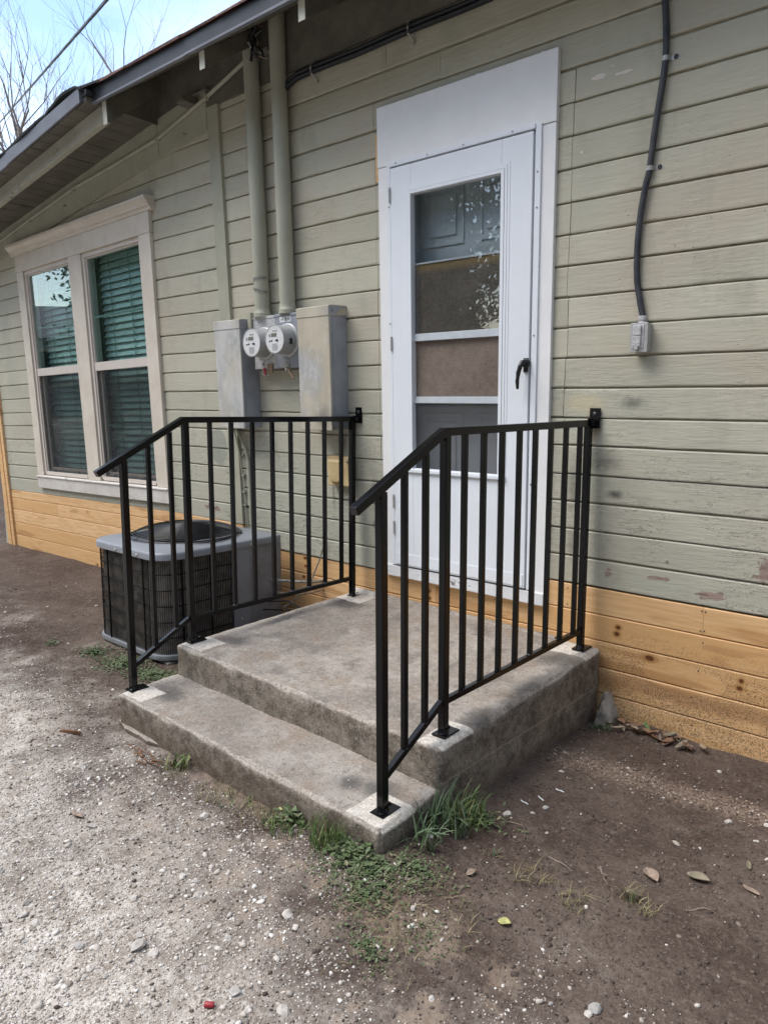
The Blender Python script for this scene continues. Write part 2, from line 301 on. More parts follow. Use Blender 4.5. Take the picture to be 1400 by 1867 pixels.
def ground_mat():
    n = N('ground_soil'); x, y, z = n.xyz()
    m1 = n.noise(1.9, 4, 0.62); m2 = n.noise(8.5, 4, 0.65); m3 = n.noise(75, 3, 0.8)
    wob = n.math('MULTIPLY', n.math('SUBTRACT', m1, 0.5), 1.3)
    s = n.math('SUBTRACT', n.math('SUBTRACT', n.math('MULTIPLY', y, -1.0), n.math("MULTIPLY", x, 0.14)), 1.60)
    gr = n.smooth(n.math('ADD', n.math('ADD', s, wob), n.math('MULTIPLY', n.math('SUBTRACT', m2, 0.5), 0.7)), -0.35, 0.75)
    soil = n.mix(n.smooth(m1, 0.35, 0.68), (0.074, 0.052, 0.042), (0.120, 0.091, 0.074))
    soil = n.mix(n.math('MULTIPLY', n.smooth(m2, 0.48, 0.68), 0.5), soil, (0.150, 0.118, 0.096))
    soil = n.mix(n.math('MULTIPLY', n.smooth(m3, 0.50, 0.70), 0.5), soil, (0.205, 0.168, 0.138))
    soil = n.mix(n.math('MULTIPLY', n.smooth(m3, 0.45, 0.28), 0.6), soil, (0.038, 0.029, 0.024))
    m5 = n.noise(30, 3, 0.8)
    soil = n.mix(n.math('MULTIPLY', n.smooth(m5, 0.46, 0.30), 0.6), soil, (0.042, 0.030, 0.025))
    soil = n.mix(n.math('MULTIPLY', n.smooth(m5, 0.56, 0.70), 0.5), soil, (0.185, 0.145, 0.115))
    gv = n.mix(n.smooth(m2, 0.34, 0.66), (0.345, 0.295, 0.242), (0.570, 0.515, 0.450))
    gv = n.mix(n.math('MULTIPLY', n.smooth(m3, 0.50, 0.64), 0.8), gv, (0.70, 0.665, 0.615))
    gv = n.mix(n.math('MULTIPLY', n.smooth(m3, 0.44, 0.30), 0.8), gv, (0.17, 0.138, 0.112))
    c = n.mix(gr, soil, gv)
    tan = n.math('MULTIPLY', n.smooth(m2, 0.50, 0.62), n.math('MULTIPLY', n.smooth(n.math('ABSOLUTE', n.math('ADD', s, 0.05)), 0.45, 0.1), n.smooth(x, -.1, .5)))
    c = n.mix(n.math('MULTIPLY', tan, 0.5), c, (0.25, 0.18, 0.125))
    stripe = n.math('ABSOLUTE', n.math('ADD', n.math('SUBTRACT', y, n.math('MULTIPLY', x, 0.10)), n.math('ADD', 0.585, n.math('MULTIPLY', wob, 0.16))))
    sm = n.math('MULTIPLY', n.math('MULTIPLY', n.smooth(stripe, 0.10, 0.02), n.smooth(x, 1.12, 1.3)), n.smooth(m3, 0.38, 0.58))
    c = n.mix(n.math('MULTIPLY', sm, 0.7), c, (0.29, 0.215, 0.165))
    MAT['ground'] = n.done(c, 0.95, n.bump(m3, 0.9, 0.010), spec=0.1)
ground_mat()

def islands(name, stops, rough=0.8, bump=0.3, spec=0.25, trans=False):
    n = N(name); c = n.ramp(n.island(), *stops)
    c = n.mix(0.5, c, n.mix(n.noise(160, 1, 0.6), (0.30, 0.30, 0.30), (0.72, 0.72, 0.72)), 'OVERLAY')
    MAT[name] = n.done(c, rough, None, spec=spec)
    return n
islands('gravel', ((0.0, (0.23, 0.19, 0.155)), (0.35, (0.41, 0.36, 0.31)), (0.75, (0.56, 0.51, 0.455)), (1.0, (0.72, 0.685, 0.635))))
islands('tan_pebbles', ((0.0, (0.14, 0.10, 0.08)), (0.5, (0.27, 0.205, 0.16)), (0.9, (0.38, 0.31, 0.25)), (1.0, (0.6, 0.55, 0.48))))
islands('crumbs', ((0.0, (0.055, 0.042, 0.034)), (0.6, (0.10, 0.077, 0.062)), (0.96, (0.17, 0.135, 0.105)), (1.0, (0.36, 0.31, 0.26))))
islands('clods', ((0.0, (0.066, 0.048, 0.039)), (0.6, (0.105, 0.080, 0.065)), (0.95, (0.15, 0.118, 0.096)), (1.0, (0.22, 0.18, 0.15))))
islands('grass', ((0.0, (0.050, 0.085, 0.020)), (0.5, (0.095, 0.150, 0.045)), (0.85, (0.16, 0.21, 0.075)), (1.0, (0.33, 0.28, 0.14))), 0.6, 0.0, 0.3)
islands('blade_grey', ((0.0, (0.055, 0.090, 0.038)), (0.6, (0.105, 0.150, 0.082)), (1.0, (0.20, 0.245, 0.155))), 0.5, 0.0, 0.4)
islands('dry_grass', ((0.0, (0.13, 0.12, 0.05)), (0.6, (0.22, 0.19, 0.10)), (1.0, (0.33, 0.27, 0.16))), 0.7, 0.0, 0.2)
islands('clover', ((0.0, (0.050, 0.070, 0.028)), (0.5, (0.085, 0.120, 0.050)), (0.82, (0.125, 0.160, 0.080)), (1.0, (0.22, 0.19, 0.12))), 0.6, 0.0, 0.3)
islands('foliage', ((0.0, (0.030, 0.050, 0.016)), (0.6, (0.055, 0.090, 0.028)), (1.0, (0.10, 0.135, 0.045))), 0.55, 0.0, 0.3)
simple('bark', (0.20, 0.165, 0.135), 0.9, var=0.35, nscale=9, bump=0.5, bscale=30)
simple('twig_bark', (0.25, 0.20, 0.17), 0.9, var=0.3)
simple('leaf_tan', (0.27, 0.20, 0.15), 0.7, var=0.25, nscale=60, bump=0.2, bscale=120)
simple('leaf_brown', (0.18, 0.095, 0.055), 0.7, var=0.35, nscale=60, bump=0.2, bscale=120)
simple('leaf_olive', (0.20, 0.17, 0.115), 0.7, var=0.25, nscale=60, bump=0.2, bscale=120)
simple('leaf_yellow', (0.36, 0.34, 0.13), 0.6, var=0.2, nscale=60)
simple('leaf_green', (0.10, 0.17, 0.05), 0.6, var=0.25, nscale=60)
simple('chip_wood', (0.16, 0.075, 0.035), 0.8, var=0.4, nscale=70, bump=0.5, bscale=90)
simple('red_plastic', (0.30, 0.022, 0.03), 0.5)
simple('rock', (0.30, 0.285, 0.265), 0.9, var=0.45, nscale=14, bump=0.7, bscale=45)
simple('chunk', (0.215, 0.195, 0.17), 0.9, var=0.5, nscale=16, bump=0.8, bscale=45)
simple('pale_rock', (0.43, 0.395, 0.355), 0.9, var=0.25, nscale=30, bump=0.6, bscale=60)

def steel():
    n = N('black_steel')
    c = n.mix(n.smooth(n.noise(26, 5, 0.7), 0.55, 0.75), (0.0045, 0.0045, 0.005), (0.008, 0.0078, 0.0075))
    MAT['steel'] = n.done(c, 0.17, n.bump(n.noise(240, 2), 0.05, 0.002), spec=0.26)
steel()
simple('steel_worn', (0.10, 0.10, 0.105), 0.45, 0.6, var=0.4, nscale=120)
simple('fascia_metal', (0.045, 0.047, 0.054), 0.5, 0.0, var=0.15, nscale=6)
simple('barge_metal', (0.16, 0.165, 0.185), 0.42, 0.0, var=0.12, nscale=6)
simple('drip_edge', (0.42, 0.42, 0.43), 0.35, 0.6)
simple('tar_paper', (0.018, 0.02, 0.021), 0.75, var=0.3, nscale=30, bump=0.4)
simple('shingle', (0.16, 0.085, 0.065), 0.9, var=0.4, nscale=60, bump=0.7, bscale=160)
simple('storm_white', (0.77, 0.80, 0.835), 0.38, var=0.02, nscale=4, bump=0.05, bscale=200)
simple('inner_door', (0.55, 0.57, 0.585), 0.45, var=0.05, nscale=4)
simple('sash_white', (0.47, 0.50, 0.525), 0.4, var=0.06, nscale=20)
simple('vinyl', (0.63, 0.565, 0.50), 0.45, var=0.03)
simple('gap_dark', (0.012, 0.012, 0.012), 0.9)
simple('black_plastic', (0.012, 0.012, 0.013), 0.35)
simple('black_cable', (0.010, 0.011, 0.014), 0.5, var=0.3, nscale=30)
simple('clip_metal', (0.48, 0.47, 0.44), 0.45, 0.7, var=0.2, nscale=90)
simple('galv_worn', (0.30, 0.29, 0.26), 0.5, 0.5, var=0.4, nscale=60)
simple('grey_box', (0.29, 0.305, 0.335), 0.42, 0.0, var=0.07, nscale=14, bump=0.05)
simple('grey_box_side', (0.285, 0.30, 0.33), 0.42, 0.0, var=0.12, nscale=10)
simple('outlet_grey', (0.42, 0.415, 0.405), 0.5, 0.15, var=0.12, nscale=60, bump=0.25, bscale=220)
simple('lid_grey', (0.50, 0.495, 0.49), 0.45, 0.1, var=0.2, nscale=70, bump=0.3, bscale=160)
simple('yellow_plastic', (0.56, 0.42, 0.215), 0.5, var=0.12, nscale=16)
simple('meter_ring', (0.42, 0.42, 0.41), 0.4, 0.2, var=0.1)
simple('meter_shell', (0.40, 0.40, 0.385), 0.3, 0.0, var=0.08)
simple('meter_face', (0.66, 0.66, 0.65), 0.5, var=0.05, nscale=60)
simple('lcd', (0.16, 0.18, 0.145), 0.3)
simple('ink', (0.03, 0.03, 0.03), 0.6)
simple('faint_ink', (0.28, 0.28, 0.28), 0.6)
simple('sticker', (0.70, 0.70, 0.70), 0.5)
simple('rust_tag', (0.30, 0.20, 0.12), 0.6, var=0.3, nscale=60)
simple('ac_grey', (0.205, 0.217, 0.238), 0.42, var=0.07, nscale=9, bump=0.06)
simple('ac_fade', (0.185, 0.194, 0.205), 0.5, var=0.14, nscale=16)
simple('ac_black', (0.006, 0.006, 0.0065), 0.6, spec=0.12)
simple('fan_wire', (0.010, 0.010, 0.011), 0.45, spec=0.25)
simple('ac_fin', (0.17, 0.15, 0.13), 0.7, var=0.4, nscale=18)
simple('pad_grey', (0.20, 0.185, 0.165), 0.9, var=0.2, nscale=20, bump=0.3)
simple('room_dark', (0.05, 0.055, 0.055), 0.9)
simple('jamb', (0.17, 0.19, 0.17), 0.7)
simple('blind', (0.70, 0.76, 0.75), 0.55, var=0.05, nscale=5)
simple('curtain', (0.10, 0.13, 0.10), 0.8, var=0.2, nscale=20)
simple('cord', (0.30, 0.36, 0.33), 0.6)
simple('neighbor_wall', (0.36, 0.42, 0.44), 0.8, var=0.1)
simple('neighbor_roof', (0.13, 0.13, 0.14), 0.9, var=0.2)
simple('car_paint', (0.015, 0.016, 0.02), 0.25)
simple('tyre', (0.015, 0.015, 0.015), 0.9)
simple('rim', (0.35, 0.36, 0.38), 0.35, 0.8)
simple('hedge_trunk', (0.12, 0.09, 0.07), 0.9)
MAT['glass'] = N('window_glass').glassy((0.83, 0.93, 0.915), 0.0, 1.9, 1.5)
MAT['door_glass'] = N('storm_glass').glassy((0.90, 0.93, 0.94), 0.0, 2.0, 1.5)
MAT['car_glass'] = N('car_glass').glassy((0.2, 0.24, 0.25), 0.0, 1.3, 1.5)
MAT['screen'] = N('insect_screen').mesh_screen((0.045, 0.047, 0.047), 0.30)
MAT['door_screen'] = N('door_screen').mesh_screen((0.12, 0.125, 0.13), 0.32)
def weathered_box(name, warm):
    n = N(name)
    m1 = n.noise(7, 6, 0.65, n.map(scale=(1, 1, 0.45)))
    c = n.mix(n.smooth(m1, 0.34, 0.66), (0.33, 0.335, 0.335), (0.52, 0.515, 0.49))
    c = n.mix(n.math('MULTIPLY', n.smooth(n.noise(26, 5, 0.7, n.map(scale=(1, 1, 0.6))), 0.48, 0.66), 0.5), c, (0.62, 0.61, 0.59))
    c = n.mix(n.math('MULTIPLY', n.smooth(n.noise(2.6, 4, 0.6, n.map(loc=(2, 0, warm))), 0.40, 0.62), 0.35 + 0.25*(warm > 1)), c, (0.50, 0.42, 0.27))
    sp = n.spot((-0.37, -0.1, 0.83), (0.10, 0.3, 0.09), 1.0, 0.8, 12)
    c = n.mix(n.math('MULTIPLY', sp, 0.6), c, (0.05, 0.05, 0.05))
    MAT[name] = n.done(c, 0.5, n.bump(n.noise(50, 4), 0.06, 0.003), spec=0.35)
weathered_box('box_front_a', 0.0); weathered_box('box_front_b', 4.0)
def brown_cloth():
    n = N('brown_cloth'); 
    c = n.mix(n.smooth(n.noise(6, 5, 0.6), 0.35, 0.65), (0.135, 0.103, 0.083), (0.195, 0.155, 0.125))
    wx = n.noise(420, 2, 0.5, n.map(scale=(1, 1, 0.08))); wz = n.noise(420, 2, 0.5, n.map(scale=(0.08, 1, 1)))
    c = n.mix(n.math('MULTIPLY', n.smooth(n.math('ADD', wx, wz), 0.85, 1.2), 0.45), c, (0.28, 0.235, 0.20))
    x, y, z = n.xyz()
    c = n.mix(n.math('MULTIPLY', n.smooth(z, 1.515, 1.55), 0.8), c, (0.34, 0.22, 0.11))
    MAT['brown_cloth'] = n.done(c, 0.9, spec=0.1)
brown_cloth()
def flex():
    n = N('flex_conduit'); x, y, z = n.xyz()
    wv = n.node('ShaderNodeTexWave', wave_type='BANDS', bands_direction='Z'); n.put(wv.inputs['Vector'], n.pos())
    wv.inputs['Scale'].default_value = 48; wv.inputs['Distortion'].default_value = 0.3
    c = n.mix(n.smooth(n.noise(20, 5), 0.3, 0.7), (0.034, 0.036, 0.042), (0.062, 0.065, 0.073))
    MAT['flex'] = n.done(c, 0.45, n.bump(wv.outputs['Fac'], 0.22, 0.003), spec=0.35)
flex()

# ------------------------------------------------------------------ mesh helpers
WA, WB = 0.0117, -0.0431
def sag(u): return 0.0225*min(0.0, u + 2.05)            # the left wing has settled towards its far corner
def WT(p):                                               # wall frame (u, out(-)/in(+), v) -> world; old wall leans out a little
    u, y, v = p; z = v + sag(u); return (u + WA*z, y + WB*z, z)
def ID(p): return p

class MB:
    def __init__(s, T=ID): s.v = []; s.f = []; s.T = T
    def add(s, vs, fs):
        o = len(s.v); s.v += [tuple(p) for p in vs]; s.f += [tuple(i+o for i in f) for f in fs]; return s
    def box(s, x0, x1, y0, y1, z0, z1):
        return s.add([(x0,y0,z0),(x1,y0,z0),(x1,y1,z0),(x0,y1,z0),(x0,y0,z1),(x1,y0,z1),(x1,y1,z1),(x0,y1,z1)],
                     [(0,3,2,1),(4,5,6,7),(0,1,5,4),(1,2,6,5),(2,3,7,6),(3,0,4,7)])
    def hexa(s, p): return s.add(p, [(0,3,2,1),(4,5,6,7),(0,1,5,4),(1,2,6,5),(2,3,7,6),(3,0,4,7)])
    def prism_u(s, prof, us):
        """profile of (y, v) swept along u through the stations us (closed profile)"""
        n = len(prof); vs = []; fs = []
        for u in us:
            vs += [(u, a, b) for a, b in prof]
        for k in range(len(us)-1):
            for i in range(n):
                j = (i+1) % n; fs.append((k*n+i, k*n+j, (k+1)*n+j, (k+1)*n+i))
        fs.append(tuple(range(n-1, -1, -1))); fs.append(tuple((len(us)-1)*n+i for i in range(n)))
        return s.add(vs, fs)
    def bar(s, a, b, w, h, up=(0,0,1)):
        """square tube from a to b, width w sideways, height h along up"""
        a = Vector(a); b = Vector(b); d = (b-a).normalized(); u = Vector(up); r = d.cross(u).normalized(); u = r.cross(d).normalized()
        P = []
        for q in (a, b):
            for sr, su in ((-1,-1),(1,-1),(1,1),(-1,1)): P.append(q + r*(sr*w/2) + u*(su*h/2))
        return s.add(P, [(0,1,2,3)[::-1],(4,5,6,7),(0,1,5,4),(1,2,6,5),(2,3,7,6),(3,0,4,7)])
    def tube(s, pts, r, n=8, caps=True, r1=None):
        pts = [Vector(p) for p in pts]; m = len(pts); rr = r if isinstance(r, (list, tuple)) else [r + ((r1 if r1 is not None else r) - r)*i/max(1, m-1) for i in range(m)]
        vs = []; ref = None
        for i, p in enumerate(pts):
            d = (pts[min(i+1, m-1)] - pts[max(i-1, 0)]).normalized()
            if ref is None: ref = Vector((0,0,1)) if abs(d.z) < 0.9 else Vector((1,0,0))
            a = d.cross(ref).normalized(); b = d.cross(a).normalized(); ref = -b if False else ref
            for k in range(n):
                t = 2*math.pi*k/n; vs.append(p + a*(math.cos(t)*rr[i]) + b*(math.sin(t)*rr[i]))
        fs = [(i*n+k, i*n+(k+1) % n, (i+1)*n+(k+1) % n, (i+1)*n+k) for i in range(m-1) for k in range(n)]
        if caps: fs += [tuple(range(n))[::-1], tuple((m-1)*n+k for k in range(n))]
        return s.add(vs, fs)
    def lathe(s, c, axis, prof, n=28, closed=True):
        """profile [(dist along axis, radius)] turned about axis through c"""
        c = Vector(c); ax = Vector(axis).normalized(); ref = Vector((0,0,1)) if abs(ax.z) < 0.9 else Vector((1,0,0))
        a = ax.cross(ref).normalized(); b = ax.cross(a)
        vs = [c + ax*h + a*(math.cos(2*math.pi*k/n)*r) + b*(math.sin(2*math.pi*k/n)*r) for h, r in prof for k in range(n)]
        m = len(prof); fs = [(i*n+k, i*n+(k+1) % n, (i+1)*n+(k+1) % n, (i+1)*n+k) for i in range(m-1) for k in range(n)]
        if closed: fs += [tuple(range(n))[::-1], tuple((m-1)*n+k for k in range(n))]
        return s.add(vs, fs)
    def poly(s, pts, th, nrm):
        """flat outline extruded by th along nrm"""
        nrm = Vector(nrm); k = len(pts); A = [Vector(p) for p in pts]
        return s.add(A + [p + nrm*th for p in A], [tuple(range(k))[::-1], tuple(range(k, 2*k))] + [(i, (i+1) % k, k+(i+1) % k, k+i) for i in range(k)])
    def build(s, name, mat, parent=None, bev=0.0, seg=2, smooth=False, auto=True):
        me = bpy.data.meshes.new(name); me.from_pydata([s.T(p) for p in s.v], [], s.f); me.update()
        bm = bmesh.new(); bm.from_mesh(me); bmesh.ops.recalc_face_normals(bm, faces=bm.faces)
        if bev:
            bmesh.ops.bevel(bm, geom=[e for e in bm.edges if len(e.link_faces) == 2 and e.calc_face_angle(0) > 0.5], offset=bev, segments=seg, profile=0.6, affect='EDGES', clamp_overlap=True)
        bm.to_mesh(me); bm.free()
        if smooth:
            for p in me.polygons: p.use_smooth = True
            if auto and hasattr(me, 'set_sharp_from_angle'): me.set_sharp_from_angle(angle=math.radians(38))
        me.materials.append(MAT[mat])
        return link(name, me, parent)
def link(name, me, parent=None, loc=None):
    o = bpy.data.objects.new(name, me); COL.objects.link(o)
    if parent is not None:
        o.parent = parent; o.matrix_parent_inverse = Matrix.Translation(-Vector(root_of(parent)['_o'])) if '_o' in root_of(parent) else Matrix.Identity(4)
        if parent.parent is not None: o.matrix_parent_inverse = Matrix.Identity(4)
    if loc is not None: o.location = loc
    return o
def root_of(o):
    return o
def tag(o, label=None, cat=None, group=None, kind=None):
    if label: o['label'] = label
    if cat: o['category'] = cat
    if group: o['group'] = group
    if kind: o['kind'] = kind
    return o
ROOTS = []
def thing(name, loc, label, cat, group=None):
    o = bpy.data.objects.new(name, None); COL.objects.link(o); o.empty_display_size = 0.1
    o.location = loc; o['_o'] = tuple(loc); ROOTS.append(o); return tag(o, label, cat, group)
def np_mesh(name, V, F, mat, parent=None, smooth=False):
    V = np.asarray(V, np.float32); F = np.asarray(F, np.int32); k = F.shape[1]
    me = bpy.data.meshes.new(name); me.vertices.add(len(V)); me.vertices.foreach_set('co', V.ravel())
    me.loops.add(F.size); me.loops.foreach_set('vertex_index', F.ravel())
    me.polygons.add(len(F)); me.polygons.foreach_set('loop_start', np.arange(0, F.size, k, dtype=np.int32))
    me.polygons.foreach_set('loop_total', np.full(len(F), k, np.int32))
    if smooth: me.polygons.foreach_set('use_smooth', np.ones(len(F), bool))
    me.update(calc_edges=True); me.validate(); me.materials.append(MAT[mat]); return link(name, me, parent)

# ------------------------------------------------------------------ ground
CP = np.array([(1.15,-1.47,-.408),(.655,-1.46,-.470),(.2,-1.46,-.470),(-.36,-1.44,-.477),(1.16,-1.02,-.428),(1.16,-.66,-.432),(1.16,-.32,-.446),(1.16,0,-.468),(1.45,0,-.448),(1.6,0,-.462),(1.86,0,-.456),(2.6,0,-.46),
               (-4.9,0,-.505),(-3.3,0,-.475),(-2.4,0,-.47),(-1.1,-1.0,-.47),(-.5,-.7,-.48),(-.6,-.1,-.40),(.9,-2.4,-.46),(2.2,-1.3,-.455),(1.5,-1.9,-.455),(-2,-2,-.48),(0,-3,-.465),(4,-3,-.46)])
def snoise(x, y, f, s):
    """cheap smooth value noise"""
    r = np.random.default_rng(s); G = r.random((64, 64)); X = (x*f) % 64; Y = (y*f) % 64
    i = np.floor(X).astype(int) % 64; j = np.floor(Y).astype(int) % 64; a = X-np.floor(X); b = Y-np.floor(Y); a = a*a*(3-2*a); b = b*b*(3-2*b); i1 = (i+1) % 64; j1 = (j+1) % 64
    return (G[i,j]*(1-a)+G[i1,j]*a)*(1-b) + (G[i,j1]*(1-a)+G[i1,j1]*a)*b - 0.5
def gz(x, y):
    x = np.asarray(x, float); y = np.asarray(y, float); num = np.full(x.shape, -0.47*0.6); den = np.full(x.shape, 0.6)
    for a, b, c in CP:
        w_ = 1.0/((x-a)**2 + (y-b)**2 + 0.015); num = num + c*w_; den = den + w_
    far = np.clip((np.hypot(x, y)-6)/20, 0, 1)
    z = num/den + (snoise(x, y, 2.3, 1)*0.022 + snoise(x, y, 6.1, 2)*0.012 + snoise(x, y, 17, 3)*0.007 + snoise(x, y, 41, 4)*0.004)
    # a little spoil bank of loose earth along the skirting on the far left and the right
    z = z + np.exp(-(y/0.16)**2)*((x < -1.6)*0.012 + (x > 1.4)*0.006)
    return z*(1-far) + (-0.49)*far
def axis(fine0, fine1, step, far):
    a = list(np.arange(fine0, fine1, step)); s = step; v = fine1
    while v < far: a.append(v); s *= 1.22; v += s
    s = step; v = fine0 - step
    while v > -far: a.insert(0, v); s *= 1.22; v -= s
    return np.array(a)
gx = axis(-2.6, 2.6, 0.0125, 260); gy = axis(-2.75, 0.12, 0.0125, 260)
GX, GY = np.meshgrid(gx, gy, indexing='ij'); GZ = gz(GX, GY)
nx, ny = GX.shape; idx = np.arange(nx*ny).reshape(nx, ny)
ground = np_mesh('ground', np.stack([GX, GY, GZ], -1).reshape(-1, 3), np.stack([idx[:-1,:-1], idx[1:,:-1], idx[1:,1:], idx[:-1,1:]], -1).reshape(-1, 4), 'ground', smooth=True)
tag(ground, 'bare brown earth turning to pale crushed gravel', kind='structure')

# ------------------------------------------------------------------ house
house = thing('house', (-1.0, 0.0, -0.48), 'old single storey house with flaking sage green siding and new pine skirting', 'house')
LN = [0.0,.121,.246,.367,.489,.609,.734,.851,.976,1.102,1.227,1.350,1.476,1.598,1.723,1.852,1.976,2.100,2.225,2.353,2.474,2.60,2.725,2.85,2.93]
def frieze_low(u): return 2.506 + 0.105*(u + 1.426)      # bottom of the raking frieze of the left wing
def soff(u): return 2.727 + 0.112*(u + 1.454)            # underside of the left wing's roof boards
# backing walls behind the boards (with holes for door and windows)
bk = MB(WT)
for a in ((-4.93,-4.05,.06,2.2),(-3.25,-3.055,.06,2.3),(-2.235,-1.30,.06,2.5),(-4.05,-2.235,.06,.31),(-4.05,-2.235,2.03,2.15),(-1.30,-.0,-.10,2.93),(0.0,.83,2.04,2.93),(.83,6.0,-.10,2.93),(0,.83,-.2,.05)):
    bk.box(a[0], a[1], .022, .10, a[2], a[3])
bk.build('wall_core', 'room_dark', house)
ow = MB(); ow.box(-5.05, -4.95, 0.0, 6.5, -.55, 2.20); ow.box(5.95, 6.05, 0.0, 6.5, -.55, 2.9); ow.box(-5.05, 6.05, 6.5, 6.6, -.55, 2.6)
ow.build('outer_wall', 'siding', house)

def siding_board(u0, u1, k, lift=None):
    v0, v1 = LN[k], LN[k+1]; j = random.uniform(-.0012, .0012); dv = random.uniform(-.0012, .0012); t = random.uniform(-.0012, .0012)
    v0 += dv; v1 += dv
    n = max(1, int((u1-u0)/.11)); us = [u0 + (u1-u0)*i/n for i in range(n+1)]
    vs = []; fs = []; m = 9
    for q in us:
        e = random.uniform(-.0018, .0018)*(random.random() < .7); f = random.uniform(-.0010, .0010); g = random.uniform(0, .0035)*(random.random() < .25)
        for y_, v_ in ((.024, v0 + .003), (j + .005, v0 + .003 + e), (j, v0 + .0036 + e + g), (j - .0014, v0 + .008 + g), (j + t, v1 - .0085 + f), (j + .0045, v1 - .004 + f), (.013, v1 - .0005), (.0145, v1 + .005), (.024, v1 + .005)):
            vs.append((q, y_, v_))
    for k2 in range(n):
        for i in range(m): fs.append((k2*m+i, k2*m+(i+1) % m, (k2+1)*m+(i+1) % m, (k2+1)*m+i))
    fs += [tuple(range(m-1, -1, -1)), tuple(n*m+i for i in range(m))]
    MB(WT).add(vs, fs).build('siding_board', 'siding_marked' if (k <= 8 and u0 < 2.2 and u1 > -2.0) or (k in (15, 16, 17) and u1 > .9 and u0 < 1.5) else 'siding', house)
random.seed(21)
for k in range(len(LN)-1):
    v0, v1 = LN[k], LN[k+1]
    # right of the door
    if k >= 1:
        start = .835 if v0 < 2.2 else None
        joints = sorted(random.uniform(2.3, 5.4) for _ in range(1 if k % 2 else 2))
        if start is not None:
            cuts = [start, .958 + random.uniform(-.006, .006)] + joints + [6.0]
        else: cuts = [-1.33] + [random.uniform(-.2, .5)] + joints + [6.0]
        for a, b in zip(cuts[:-1], cuts[1:]): siding_board(a + .0012, b - .0012, k)
    # between corner trim and door
    if v0 < 2.2:
        cuts = [-1.33, -.005] if not (5 <= k <= 17) else [-1.33, -.098 + random.uniform(-.005, .005), -.005]
        for a, b in zip(cuts[:-1], cuts[1:]): siding_board(a + .0012, b - .0012, k)
    # left wing
    if k >= 1:
        top_u = -1.426 + (v0 - 2.506)/0.105
        lo = max(-4.93, top_u)
        if lo < -1.38:
            hole = v0 > .19 and v0 < 2.18
            if hole:
                if lo < -4.16: siding_board(lo, -4.06, k)
                siding_board(max(lo, -2.22), -1.37, k)
            else: siding_board(lo, -1.37, k)
# bare-wood patch strip beside the door frame where a board end was cut
MB(WT).box(-.094, -.066, -.0045, .010, 1.985, 2.205).build('patch_strip', 'pine', house)

# pine skirting boards with v-groove joints
def skirt_board(u0, u1, v0, v1, y=0.0):
    c = .0045; prof = [(.022, v0), (y + c, v0 + .0006), (y, v0 + c), (y, v1 - c), (y + c, v1 - .0006), (.022, v1)]
    us = [u0, u1] if not (u0 < -2.05 < u1) else [u0, -2.05, u1]
    MB(WT).prism_u(prof, us).build('skirting_board', 'pine', house)
SK = [.118, 0.0, -.118, -.238, -.358, -.478, -.60]
for i in range(6):
    cuts = [.875] + sorted({0: [1.585, 3.9], 1: [3.2], 2: [4.6], 3: [2.9], 4: [4.1], 5: [3.6]}[i]) + [6.0]
    for a, b in zip(cuts[:-1], cuts[1:]): skirt_board(a + .0006, b - .0006, SK[i+1] + .0008, SK[i] - .0008, random.uniform(-.001, .001))
for i in range(1, 6):
    for a, b in ((-1.27, .26 if i == 1 else -.30), (.26 if i == 1 else -.30, .874)): skirt_board(a + .0006, b - .0006, SK[i+1] + .0008, SK[i] - .0018, .004)
SL = [.124, .046, -.066, -.192, -.318, -.446, -.58]
for i in range(6):
    cuts = {0: [-4.85, -1.36], 1: [-4.85, -3.9, -1.36], 2: [-4.85, -1.36], 3: [-4.85, -2.6, -1.36], 4: [-4.85, -1.36], 5: [-4.85, -3.1, -1.36]}[i]
    for a, b in zip(cuts[:-1], cuts[1:]): skirt_board(a + .0006, b - .0006, SL[i+1] + .0008, SL[i] - .0008, -.003)
MB(WT).box(-1.36, -1.275, -.018, .02, -.58, .123).build('skirting_end_board', 'pine', house, .002)
for (uu, v) in ((1.578,.10),(1.578,.018),(1.592,.10),(1.592,.02),(1.59,-.03),(1.58,-.15),(1.56,-.27),(1.57,-.39),(1.0,.095),(1.0,.02),(2.3,.09),(2.3,.02),(-.60,-.03),(-.30,-.03),(.30,-.03),(.62,-.03),(-1.31,.095),(-1.33,.095),(-2.6,.10),(-3.4,.10),(-4.4,.10),(-3.9,-.02),(-3.9,-.13)):
    MB(WT).lathe((uu, -.0012 if uu > .9 else -.0022, v), (0,-1,0), [(0,.0034),(.0008,.003)], 7).build('nail_head', 'ink', house)
# corner boards of new pine at the far end, painted trim between the wings
MB(WT).box(-4.985, -4.905, -.028, .05, -.62, 2.28).build('corner_board', 'pine', house, .002)
MB(WT).box(-4.904, -4.85, -.022, .02, -.62, 2.24).build('corner_board', 'pine', house, .002)
MB(WT).hexa([(-1.372,-.022,.128),(-1.270,-.022,.128),(-1.270,.02,.128),(-1.372,.02,.128),(-1.405,-.022,2.63),(-1.300,-.022,2.63),(-1.300,.02,2.63),(-1.405,.02,2.63)]).build('trim_board', 'trim_paint', house, .002)
